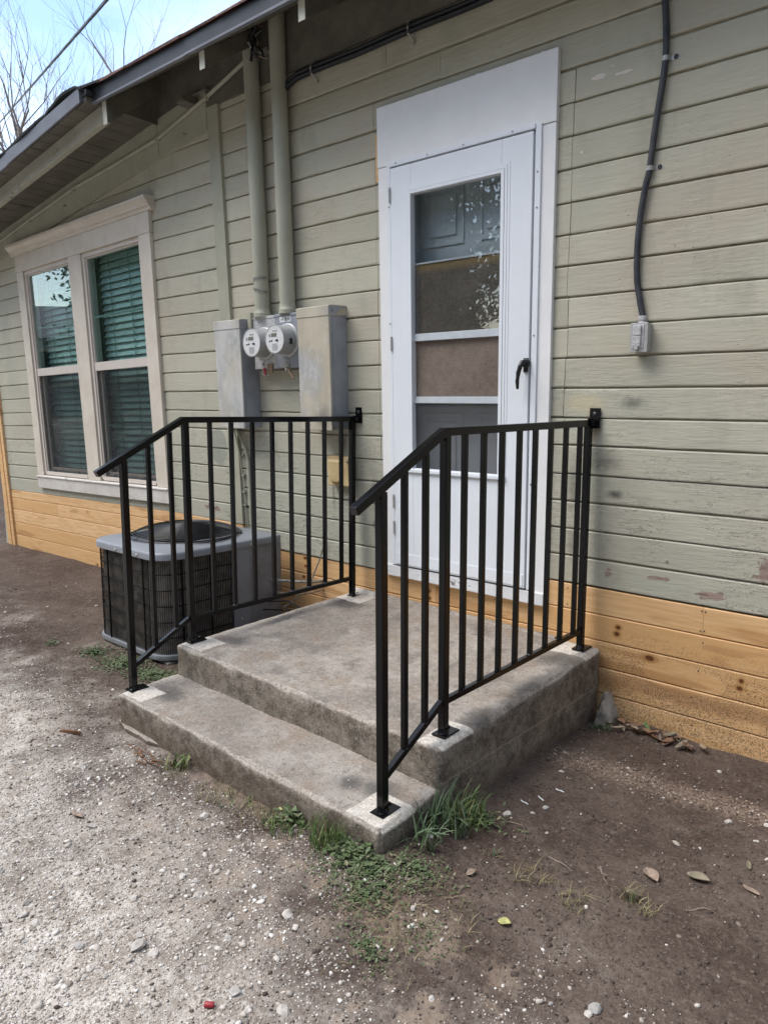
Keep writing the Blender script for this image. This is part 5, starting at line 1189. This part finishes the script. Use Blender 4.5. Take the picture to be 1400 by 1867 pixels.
# larger stones, each its own piece of the ground
rs = np.random.default_rng(41); stone_me = []
for k in range(9):
    bm = bmesh.new(); bmesh.ops.create_icosphere(bm, subdivisions=2, radius=1.0)
    sc = rs.uniform(.7, 1.2, 3); pl_ = [Vector(rs.normal(size=3)).normalized() for _ in range(7)]
    for v in bm.verts:
        c = v.co.copy()
        for q in pl_:
            d = c.dot(q)
            if d > .62: c -= q*(d-.62)*.85
        c *= 1 + .10*rs.normal(); v.co = Vector((c.x*sc[0], c.y*sc[1]*.9, c.z*.62))
    me = bpy.data.meshes.new('stone'); bm.to_mesh(me); bm.free(); stone_me.append(me)
def stone(x, y, s, mat, k, rot, sink=.38):
    me = stone_me[k]
    key = (k, mat)
    if key not in STM:
        m2 = me.copy(); m2.materials.append(MAT[mat]); STM[key] = m2
    o = link('stone', STM[key], ground); o.location = (x, y, float(gz(np.array([x]), np.array([y]))[0]) + s*(.62-.62*sink*2)*.55); o.scale = (s, s, s); o.rotation_euler = (rs.uniform(-.25,.25), rs.uniform(-.25,.25), rot); return o
STM = {}
for (x, y, s) in ((.616,-2.223,.021),(.901,-2.094,.024),(.95,-2.08,.017),(1.06,-1.93,.013),(.30,-1.90,.016),(.50,-2.05,.014),(-.02,-1.75,.014),(-.35,-1.72,.016),(.75,-1.86,.016),(.80,-1.85,.014),(.52,-1.62,.019),(.86,-1.88,.015),(1.02,-1.78,.012),(1.12,-1.78,.017),(1.17,-1.80,.013),(.72,-1.63,.012),(1.33,-1.98,.016),(1.20,-2.02,.015),(1.36,-1.55,.011),(-.53,-.99,.017),(1.30,-.97,.017),(1.86,-.50,.018),(1.96,-.44,.014)):
    stone(x, y, s, 'pale_rock', int(rs.integers(9)), rs.uniform(0, 6))
cnt = 0
while cnt < 230:
    x = rs.uniform(-2.6, 2.2); y = rs.uniform(-2.8, -.05)
    if -.42 < x < 1.2 and y > -1.5: continue
    if -1.5 < x < -.7 and y > -1.0: continue
    g_ = float(gfac(np.array([x]), np.array([y]))[0])
    if rs.random() > .10 + .9*g_: continue
    stone(x, y, float(np.clip(rs.lognormal(-4.75, .35), .005, .018)), 'pale_rock' if rs.random() < .7 else 'rock', int(rs.integers(9)), rs.uniform(0, 6)); cnt += 1

# ------------------------------------------------------------------ small ground plants
def blades(cx, cy, n, spread, h, w_, seed, droop=.5, lean=(0,0), taper=.15, avoid=True):
    """strip blades: 4 segments each"""
    r = np.random.default_rng(seed); V = []; F = []
    for i in range(n):
        a = r.uniform(0, 6.283); q = spread*math.sqrt(r.random()); x = cx + q*math.cos(a)*1.0; y = cy + q*math.sin(a)
        if avoid and -.385 < x < 1.165 and y > -1.452: continue
        L_ = h*r.uniform(.45, 1.1); d = r.uniform(0, 6.283); dx, dy = math.cos(d)*r.uniform(.2,1)*droop + lean[0], math.sin(d)*r.uniform(.2,1)*droop + lean[1]
        ww = w_*r.uniform(.6, 1.2); z0 = float(gz(np.array([x]), np.array([y]))[0]) - .003; px_, py_ = -math.sin(d), math.cos(d); o = len(V)
        for s in range(5):
            t = s/4; hx = x + dx*L_*t*t; hy = y + dy*L_*t*t; hz = z0 + L_*(t - .45*(abs(dx)+abs(dy))*t*t*.8); wd = ww*(1-t)**.6 + ww*taper*(1 if s < 4 else .1)
            V += [(hx - px_*wd/2, hy - py_*wd/2, hz), (hx + px_*wd/2, hy + py_*wd/2, hz + ww*.15)]
        for s in range(4): F.append((o+2*s, o+2*s+1, o+2*s+3, o+2*s+2))
    return V, F
def plant(name, loc, label, cat, sets, group=None):
    root = thing(name, (loc[0], loc[1], float(gz(np.array([loc[0]]), np.array([loc[1]]))[0])), label, cat, group)
    for nm, mat, (V, F) in sets:
        if len(F): np_mesh(nm, V, F, mat, root)['kind'] = 'stuff'
    return root
def rosette(cx, cy, n, spread, size, seed, mat=None, zlift=.004, avoid=True):
    """scattered small oval leaves held just above the soil"""
    r = np.random.default_rng(seed); V = []; F = []
    for i in range(n):
        a = r.uniform(0, 6.283); q = spread*abs(r.normal())*.55; x = cx + q*math.cos(a)*1.25; y = cy + q*math.sin(a)*.9
        if avoid and -.39 < x < 1.17 and y > -1.458: continue
        if avoid and -1.53 < x < -.80 and y > -.93: continue
        s = size*r.uniform(.5, 1.25); d = r.uniform(0, 6.283); c, s_ = math.cos(d), math.sin(d); z0 = float(gz(np.array([x]), np.array([y]))[0]) + zlift*r.uniform(.2, 2.6); ti = r.uniform(-.1, .55); o = len(V)
        for lx_, ly_ in ((0,0),(.45,.30),(1,.16),(1.15,0),(1,-.16),(.45,-.30)):
            V.append((x + s*(lx_*c - ly_*s_), y + s*(lx_*s_ + ly_*c), z0 + s*ti*lx_ + s*abs(ly_)*.35))
        F.append((o, o+1, o+2, o+3)); F.append((o, o+3, o+4, o+5))
    return V, F
plant('grass_clump', (1.19,-1.17), 'tall tuft of drooping grey green grass at the right corner of the step', 'grass', [
    ('blade', 'blade_grey', blades(1.205,-1.175,95,.070,.165,.0062,1,.75,(.06,-.22))), ('blade', 'grass', blades(1.215,-1.12,150,.09,.125,.0042,2,.7)), ('leaf', 'clover', rosette(1.27,-1.08,170,.08,.014,3,zlift=.012)),
    ('blade', 'blade_grey', blades(1.21,-1.30,40,.06,.135,.0062,4,.9,(.06,-.25)))])
plant('grass_clump', (.99,-1.475), 'bright green grass tuft with broad leaves against the step front', 'grass', [
    ('blade', 'grass', blades(.985,-1.475,260,.075,.10,.0030,5,.45)), ('leaf', 'clover', rosette(1.06,-1.49,160,.07,.018,6,zlift=.012)), ('blade', 'grass', blades(1.06,-1.485,50,.06,.05,.004,7,.8))])
plant('grass_clump', (.80,-1.49), 'low green grass tuft at the middle of the step front', 'grass', [
    ('blade', 'grass', blades(.80,-1.485,240,.095,.055,.0032,8,.9)), ('leaf', 'clover', rosette(.79,-1.475,90,.06,.022,9,zlift=.018)), ('blade', 'dry_grass', blades(.70,-1.49,90,.10,.035,.0024,10,1.0))])
plant('grass_clump', (.16,-1.49), 'small green weed with long leaves under the left part of the step', 'weed', [
    ('blade', 'grass', blades(.16,-1.492,34,.04,.085,.0075,11,1.0)), ('blade', 'dry_grass', blades(.18,-1.50,70,.07,.045,.0026,12,1.0))])
plant('grass_clump', (.46,-1.49), 'dry fringe of grass along the foot of the step', 'grass', [
    ('blade', 'dry_grass', blades(.42,-1.485,150,.09,.04,.0022,13,1.0)), ('blade', 'grass', blades(.52,-1.48,70,.09,.05,.0026,14,.9)), ('blade', 'dry_grass', blades(.62,-1.49,110,.07,.035,.0022,15,1.0))])
plant('dry_tuft', (1.52,-1.224), 'wiry dry grass tuft in the dirt nearest the step corner', 'grass', [('blade', 'dry_grass', blades(1.52,-1.224,52,.045,.05,.0022,16,1.2,avoid=False)), ('blade', 'dry_grass', blades(1.585,-1.20,18,.02,.035,.0020,17,1.2,avoid=False))])
plant('dry_tuft', (1.665,-1.225), 'yellowish flattened grass tuft in the middle of the dirt patch', 'grass', [('blade', 'dry_grass', blades(1.665,-1.225,60,.045,.045,.0022,18,1.4,avoid=False))])
plant('dry_tuft', (1.775,-1.105), 'upright wiry grass weed nearest the fallen brown leaves', 'grass', [('blade', 'dry_grass', blades(1.775,-1.105,30,.03,.065,.0034,19,1.1,avoid=False)), ('blade', 'blade_grey', blades(1.775,-1.105,10,.015,.075,.005,20,.8,avoid=False)), ('blade', 'dry_grass', blades(1.83,-1.13,26,.03,.045,.0022,21,1.2,avoid=False))])
plant('sprout', (1.39,-1.19), 'single small green sprout in the dirt beside the step', 'weed', [('blade', 'blade_grey', blades(1.39,-1.19,7,.012,.045,.006,22,.8,avoid=False)), ('blade', 'dry_grass', blades(1.38,-1.21,14,.04,.03,.0022,25,1.3,avoid=False))])
plant('weed_sprig', (-1.66,-1.12), 'tiny lone green weed in the bare soil left of the cooling unit', 'weed', [('leaf', 'clover', rosette(-1.66,-1.12,60,.05,.014,23)), ('blade', 'grass', blades(-1.66,-1.12,20,.03,.02,.003,24,1))])
plant('weed_sprig', (1.24,-.10), 'green weed sprig at the foot of the concrete chunk', 'weed', [('blade', 'grass', blades(1.24,-.12,40,.045,.05,.0035,26,.9)), ('leaf', 'clover', rosette(1.24,-.11,50,.05,.012,27))])
# creeping ground cover that nobody could count
def cover(name, label, sets):
    V = []; F = []
    for vv, ff in sets:
        o = len(V); V += vv; F += [tuple(i+o for i in f) for f in ff]
    o = np_mesh(name, V, F, 'clover'); tag(o, label, 'ground cover', kind='stuff'); return o
cover('ground_cover', 'creeping green weeds spreading over the soil at the near step corner', [rosette(1.15,-1.51,1200,.13,.011,30), rosette(1.10,-1.50,200,.10,.017,37,zlift=.008), rosette(1.28,-1.42,420,.10,.010,31), rosette(1.22,-1.60,420,.11,.010,34), rosette(1.35,-1.72,260,.08,.009,32), rosette(1.45,-1.60,90,.11,.009,33)])
for q, (cx, cy, nn) in enumerate(((1.30,-1.60,120),(1.42,-1.55,140),(1.20,-1.56,60),(1.38,-1.75,60))):
    V_, F_ = blades(cx, cy, nn, .13, .035, .0018, 60+q, 1.6)
    tag(np_mesh('dead_stems', V_, F_, 'dry_grass', ground), kind='stuff')
cover('ground_cover', 'patch of green weeds in the soil in front of the cooling unit', [rosette(-1.02,-1.04,1300,.15,.013,40), rosette(-1.28,-1.06,500,.11,.013,41), rosette(-.76,-1.02,900,.13,.014,42), rosette(-.62,-.98,260,.10,.013,43)])

# ------------------------------------------------------------------ fallen leaves, chips and other small things
def leaf(x, y, L_, wd, rot, curl, mat, label, group=None, z=None, name='fallen_leaf', tilt=0.0):
    V = []; F = []; n = 7; c, s = math.cos(rot), math.sin(rot); z0 = (float(gz(np.array([x]), np.array([y]))[0]) if z is None else z) + .003
    for i in range(n):
        t = i/(n-1); w2 = wd*math.sin(math.pi*min(1, t*.93+.05))**.8*(.5 if t > .93 else 1)*.5
        for q in (-1, -.5, 0, .5, 1):
            lx_ = (t-.5)*L_; ly_ = q*w2; lz = curl*L_*((t-.5)**2*1.1) + abs(q)**1.5*w2*curl*1.6 + tilt*lx_
            V.append((x + c*lx_ - s*ly_, y + s*lx_ + c*ly_, z0 + lz + .0015*math.sin(7*t+3*q)))
    for i in range(n-1):
        for j in range(4): F.append((i*5+j, i*5+j+1, i*5+6+j, i*5+5+j))
    o = np_mesh(name, V, F, mat, None, True)
    so_ = o.modifiers.new('thick', 'SOLIDIFY'); so_.thickness = .0012
    return tag(o, label, 'leaf', group)
leaf(1.778,-.959,.062,.040,-.6,.5,'leaf_tan','curled tan leaf on the dirt, left of the olive one')
leaf(1.888,-.889,.062,.038,.2,.45,'leaf_olive','curled olive brown leaf on the dirt at the far right')
leaf(1.569,-1.425,.034,.028,.5,.3,'leaf_yellow','small yellow green leaf lying on the dark soil')
leaf(1.395,-1.325,.035,.022,1.4,.4,'leaf_tan','small pointed tan leaf near the creeping weeds')
leaf(1.98,-.72,.05,.014,1.9,.3,'leaf_olive','narrow dry leaf near the right edge of the dirt')
leaf(2.02,-.85,.05,.018,-.3,.3,'leaf_tan','thin pale leaf near the right edge of the dirt')
leaf(.20,-1.90,.060,.022,.15,.3,'leaf_tan','narrow straw coloured leaf lying on the pale gravel')
leaf(.735,-1.475,.022,.020,.8,.3,'leaf_yellow','tiny yellow leaf among the grass at the step', z=-.425)
random.seed(14); pile = 'dry leaves heaped against the skirting'
for i in range(26):
    t = i/25; x = 1.285 + t*.33 + random.uniform(-.02,.02); y = -.035 - random.uniform(0,.10)*(1-.6*t); z = float(gz(np.array([x]), np.array([y]))[0]) + random.uniform(0,.028)*(1-.5*t)
    mt = 'leaf_green' if i == 9 else random.choice(('leaf_brown','leaf_brown','leaf_olive','leaf_tan','leaf_brown'))
    leaf(x, y, random.uniform(.032,.062), random.uniform(.016,.030), random.uniform(-1.2,1.2)+.2, random.uniform(.2,.9), mt,
         {'leaf_green': 'green leaf lying on the heap of dry leaves by the skirting', 'leaf_brown': 'dark brown curled leaf in the heap against the pine skirting', 'leaf_olive': 'olive curled leaf in the heap against the pine skirting', 'leaf_tan': 'tan curled leaf in the heap against the pine skirting'}[mt], None if mt == 'leaf_green' else pile, z, tilt=random.uniform(-.5,.5))
# pale slivers near the stoop side
for x, y, r_, lb in ((1.33,-.80,-.5,'middle of three white slivers on the dirt beside the stoop'),(1.30,-.86,-.2,'nearest of three white slivers on the dirt beside the stoop'),(1.36,-.72,-.1,'farthest of three white slivers on the dirt beside the stoop')):
    leaf(x, y, .035, .007, r_, .1, 'sticker', lb, 'white slivers beside the stoop', name='pale_sliver')
# grey concrete chunk wedged between stoop and skirting
bm = bmesh.new(); bmesh.ops.create_icosphere(bm, subdivisions=3, radius=1.0); r_ = np.random.default_rng(6); pl_ = [Vector(q).normalized() for q in ((1,-.2,.1),(-.75,-.35,.45),(.55,-.6,.5),(-.1,-1,.1),(0,1,0),(.9,-.1,.62),(-.9,0,.2))]
for v in bm.verts:
    c = v.co.copy()
    for q in pl_:
        d = c.dot(q)
        if d > .55: c -= q*(d-.55)*.95
    c *= 1 + .05*r_.normal(); v.co = Vector((c.x*.075 + 1.240, c.y*.055 - .080, c.z*.135 - .435))
me = bpy.data.meshes.new('concrete_chunk'); bm.to_mesh(me); bm.free(); me.materials.append(MAT['chunk']); tag(link('concrete_chunk', me), 'broken grey concrete chunk leaning between stoop and pine skirting', 'rock')
# wood chip, shredded bark, red cap, twigs
zc = float(gz(np.array([-.431]), np.array([-1.619]))[0])
ch = MB(); ch.hexa([(-.475,-1.645,zc),(-.385,-1.598,zc),(-.380,-1.585,zc),(-.47,-1.622,zc),(-.470,-1.640,zc+.012),(-.392,-1.602,zc+.016),(-.386,-1.592,zc+.014),(-.466,-1.626,zc+.012)])
tag(ch.build('wood_chip', 'chip_wood', None, .003), 'reddish brown wood chip lying on the gravel left of the step', 'wood chip')
bkz = float(gz(np.array([-.03]), np.array([-1.53]))[0])
bk_ = thing('shredded_bark', (-.03,-1.53,bkz), 'shreds of reddish bark on the ground at the step foot', 'bark')
random.seed(3)
for k in range(11):
    a = Vector((random.uniform(-.10,.06), -1.535+random.uniform(-.03,.03), bkz+.006)); b = a + Vector((random.uniform(.03,.09)*random.choice((-1,1)), random.uniform(-.02,.03), random.uniform(-.002,.012)))
    MB().tube([a, (a+b)/2+Vector((0,0,.006)), b], .0035, 5, r1=.0015).build('shred', 'chip_wood', bk_)
rz_ = float(gz(np.array([1.19]), np.array([-2.082]))[0])
tag(MB().lathe((1.181,-2.089,rz_+.0068),(.78,.62,0),[(0,.0055),(.002,.0068),(.020,.0068),(.022,.0060)],14).build('plastic_cap','red_plastic',None,0,2,True), 'small red plastic cap lying on the pale gravel', 'cap')
random.seed(12)
for k, (x, y, l, rt, lb) in enumerate(((1.33,-1.02,.10,.3,'thin pale root curving over the dirt beside the stoop'),(1.56,-1.10,.08,-.2,'bent twig on the dirt behind the first dry tuft'),(1.68,-1.06,.07,-.9,'short forked twig between the dry tufts and the leaves'),(1.42,-1.44,.05,.8,'straw coloured stem near the creeping weeds'),(1.93,-1.03,.07,.7,'dark twig at the right edge of the dirt'))):
    z0 = float(gz(np.array([x]), np.array([y]))[0]) + .004; pts = []
    for i in range(6):
        t = i/5 - .5; pts.append((x + math.cos(rt)*l*t + random.uniform(-.006,.006), y + math.sin(rt)*l*t + random.uniform(-.006,.006), z0 + .004*math.sin(6*t)))
    tag(MB().tube(pts, .0019, 5, r1=.0010).build('twig', 'leaf_tan' if k in (0,3) else 'twig_bark', None, smooth=True), lb, 'twig')

# ------------------------------------------------------------------ trees
def grow(mb, p, d, L_, r, depth, rnd, spread=.5, tips=None, segs=3, up=.08):
    pts = [p.copy()]; rad = [r]; q = p.copy(); dd = d.copy()
    for i in range(segs):
        dd = (dd + Vector((rnd.gauss(0,.13), rnd.gauss(0,.13), rnd.gauss(0,.10)+up))).normalized(); q = q + dd*(L_/segs); pts.append(q.copy()); rad.append(r*(1-.35*(i+1)/segs))
    mb.tube(pts, rad, 6 if depth > 3 else (4 if depth > 1 else 3), depth < 2)
    if depth == 0:
        if tips is not None: tips.append((q, dd))
        return
    for k in range(rnd.choice((2,3,3) if depth > 1 else (2,3))):
        a = rnd.uniform(0, 6.283); s = rnd.uniform(.6, 1.2)*spread; ax = dd.orthogonal().normalized(); ax.rotate(Matrix.Rotation(a, 3, dd)); nd = (dd + ax*s*1.25).normalized()
        j = rnd.randint(1, segs) if k else segs
        grow(mb, pts[j], nd, L_*rnd.uniform(.62,.86), rad[j]*rnd.uniform(.60,.76), depth-1, rnd, spread, tips, segs, up)
def bare_tree(name, base, h, r, depth, label, seed, lean=(0,0,1), spread=.5):
    rnd = random.Random(seed); root = thing(name, base, label, 'tree')
    t = MB(); grow_pts = []; d = Vector(lean).normalized(); b = Vector(base); top = b + d*h*.28
    t.tube([b, b.lerp(top,.5)+Vector((.04,.02,0)), top], [r*1.25, r*1.05, r], 9); t.build('trunk', 'bark', root, smooth=True)
    cr = MB()
    for k in range(6):
        a = k*1.05 + rnd.uniform(-.4,.4); grow(cr, top - d*rnd.uniform(0,.3), (d + Vector((math.cos(a), math.sin(a), 0))*rnd.uniform(.35,.75)).normalized(), h*.24, r*.62, depth, rnd, spread)
    cr.build('crown', 'twig_bark', root); return root
def leafy_tree(name, base, h, cr_r, n, label, seed, crown_c=None, size=.075, layers=0.55):
    rnd = random.Random(seed); r = np.random.default_rng(seed); root = thing(name, base, label, 'tree')
    b = Vector(base); t = MB(); t.tube([b, b+Vector((.05,.05,h*.22)), b+Vector((0,.1,h*.45)), b+Vector((-.1,.1,h*.7))], [h*.035,h*.028,h*.02,h*.01], 9)
    for k in range(7):
        a = k*.9; s = b + Vector((0,.05,h*(.25+.06*k))); t.tube([s, s+Vector((math.cos(a)*cr_r*.4, math.sin(a)*cr_r*.4, h*.06)), s+Vector((math.cos(a)*cr_r*.8, math.sin(a)*cr_r*.8, h*.12))], [h*.012,h*.008,h*.003], 6)
    t.build('trunk', 'bark', root, smooth=True)
    cl = []                                                  # clumps of leaves
    for k in range(70):
        v = r.normal(size=3); v /= np.linalg.norm(v); q = r.random()**.4; cl.append((v*np.array([cr_r, cr_r, h*.42])*q + np.array([b.x, b.y, b.z + h*.50]), r.uniform(.25,.55)*cr_r*.55))
    per_ = n//len(cl); C_ = np.concatenate([c + r.normal(size=(per_,3))*s*.55 for c, s in cl]); m = len(C_)
    A = r.normal(size=(m,3)); A /= np.linalg.norm(A, axis=1)[:,None]; Bv = np.cross(A, r.normal(size=(m,3))); Bv /= np.linalg.norm(Bv, axis=1)[:,None]; s = (size*r.uniform(.6,1.3,m))[:,None]
    V = np.stack([C_ - A*s, C_ + Bv*s*.45, C_ + A*s, C_ - Bv*s*.45], 1).reshape(-1,3); F = np.arange(m*4).reshape(-1,4)
    np_mesh('crown', V, F, 'foliage', root); return root
bare_tree('bare_tree', (-10.6, 3.6, -.5), 8.4, .17, 6, 'leafless tree with fine branches behind the left roof edge', 5, (.02,-.02,1), .46)
bare_tree('bare_tree', (-9.55, 4.75, -.5), 6.9, .045, 3, 'slim leafless treetop peeping over the roof corner', 17, (0,0,1), .28)
bare_tree('bare_tree', (-15.8, -7.1, -.5), 11.0, .22, 5, 'leafless tree mirrored in the left window pane', 9, (.05,0,1), .55)
leafy_tree('leafy_tree', (-6.4, -9.0, -.5), 9.5, 3.0, 21000, 'dense green tree mirrored in the storm door glass', 3)
leafy_tree('leafy_tree', (-11.9, -6.1, -.5), 7.5, 2.0, 26000, 'dense green tree mirrored in the right window', 4)
leafy_tree('leafy_tree', (-.5, -11.5, -.5), 9.0, 3.2, 12000, 'broad leafy tree facing the white door, unseen, added to block low skylight', 6, size=.14)  # this and the next two: unseen trees added to hold off low skylight
leafy_tree('leafy_tree', (6.0, -10.5, -.5), 9.5, 3.4, 12000, 'broad leafy tree behind the viewer, unseen, added to block low skylight', 7, size=.14)
leafy_tree('leafy_tree', (12.0, -7.5, -.5), 9.0, 3.2, 12000, 'broad leafy tree at the far right, unseen, added to block low skylight', 8, size=.14)
for i, (x, y, lb) in enumerate(((-17.5, -13, 'leafy tree in the unseen row added to block low skylight, leftmost'), (-14.0, -16, 'leafy tree in the unseen row added to block low skylight, second from the left'), (-4.0, -15.5, 'leafy tree in the unseen row added to block low skylight, behind the door-facing tree'),
                              (2.8, -13.5, 'leafy tree in the unseen row added to block low skylight, behind the viewer to the left'), (9.4, -12.5, 'leafy tree in the unseen row added to block low skylight, behind the viewer to the right'), (15.5, -3.5, 'leafy tree beside the house at the right, unseen, added to block low skylight'))):
    leafy_tree('leafy_tree', (x, y, -.5), 10.5, 3.8, 9000, lb, 20 + i, size=.22)  # more trees added out of view, blocking horizon light on the eave wall

# neighbouring house across the yard, seen only as a reflection
nb = thing('neighbor_house', (-24, -8, -.5), 'low pale blue house across the yard mirrored in the window', 'house')
MB().box(-30,-24,-16,0,-.5,2.3).build('wall','neighbor_wall',nb)
MB().add([(-30.5,-16.5,2.25),(-23.5,-16.5,2.25),(-23.5,.5,2.25),(-30.5,.5,2.25),(-27,-16.5,3.6),(-27,.5,3.6)],[(0,1,4),(1,2,5,4),(2,3,5),(3,0,4,5),(0,3,2,1)]).build('roof','neighbor_roof',nb)
for yy in (-13,-9.5,-3.5):
    wf = MB().box(-24.0,-23.95,yy-.6,yy+.6,.5,1.9).build('window','vinyl',nb); MB().box(-23.949,-23.94,yy-.5,yy+.5,.6,1.8).build('pane','car_glass',wf)
dr = MB().box(-24.0,-23.95,-7,-6,-.45,1.7).build('door','storm_white',nb); MB().lathe((-23.95,-6.15,.55),(1,0,0),[(0,.03),(.05,.03)],10).build('handle','clip_metal',dr)

# dark car parked far off past the house corner
car = thing('parked_car', (-13.2, 3.3, -.49), 'dark car parked far off past the left corner of the house', 'car')
cz = -.49; cx_, cy_ = -14.6, 3.05
prof = [(-2.1,.25),(-2.15,.55),(-2.0,.75),(-1.2,.85),(-.55,1.32),(.75,1.36),(1.45,.92),(2.05,.85),(2.15,.5),(2.1,.25)]
bd = MB(); n = len(prof); bd.add([(cx_+a, cy_-.85+(.10 if b > 1 else 0), cz+b) for a, b in prof] + [(cx_+a, cy_+.85-(.10 if b > 1 else 0), cz+b) for a, b in prof], [tuple(range(n))[::-1], tuple(range(n,2*n))] + [(i,(i+1) % n,n+(i+1) % n,n+i) for i in range(n)])
bd.build('body', 'car_paint', car, .04, 3, True)
for sy in (-1, 1):
    wn = MB(); wn.poly([(cx_-1.0,cy_+sy*.80,cz+.90),(cx_-.50,cy_+sy*.765,cz+1.26),(cx_+.70,cy_+sy*.765,cz+1.28),(cx_+1.2,cy_+sy*.80,cz+.93)], .02*sy, (0,1,0)); wn.build('window', 'car_glass', car)
    for wx in (-1.35, 1.35):
        wl = MB().lathe((cx_+wx,cy_+sy*.72,cz+.31),(0,sy,0),[(0,.31),(.14,.31),(.18,.28)],24).build('wheel','tyre',car,smooth=True)
        MB().lathe((cx_+wx,cy_+sy*.885,cz+.31),(0,sy,0),[(0,.19),(.02,.18),(.03,.06)],16).build('rim','rim',wl,smooth=True)
    MB().lathe((cx_+2.08,cy_+sy*.6,cz+.62),(1,0,0),[(0,.09),(.06,.07)],12).build('headlight','sticker',car)

for o in ROOTS:
    if '_o' in o: del o['_o']
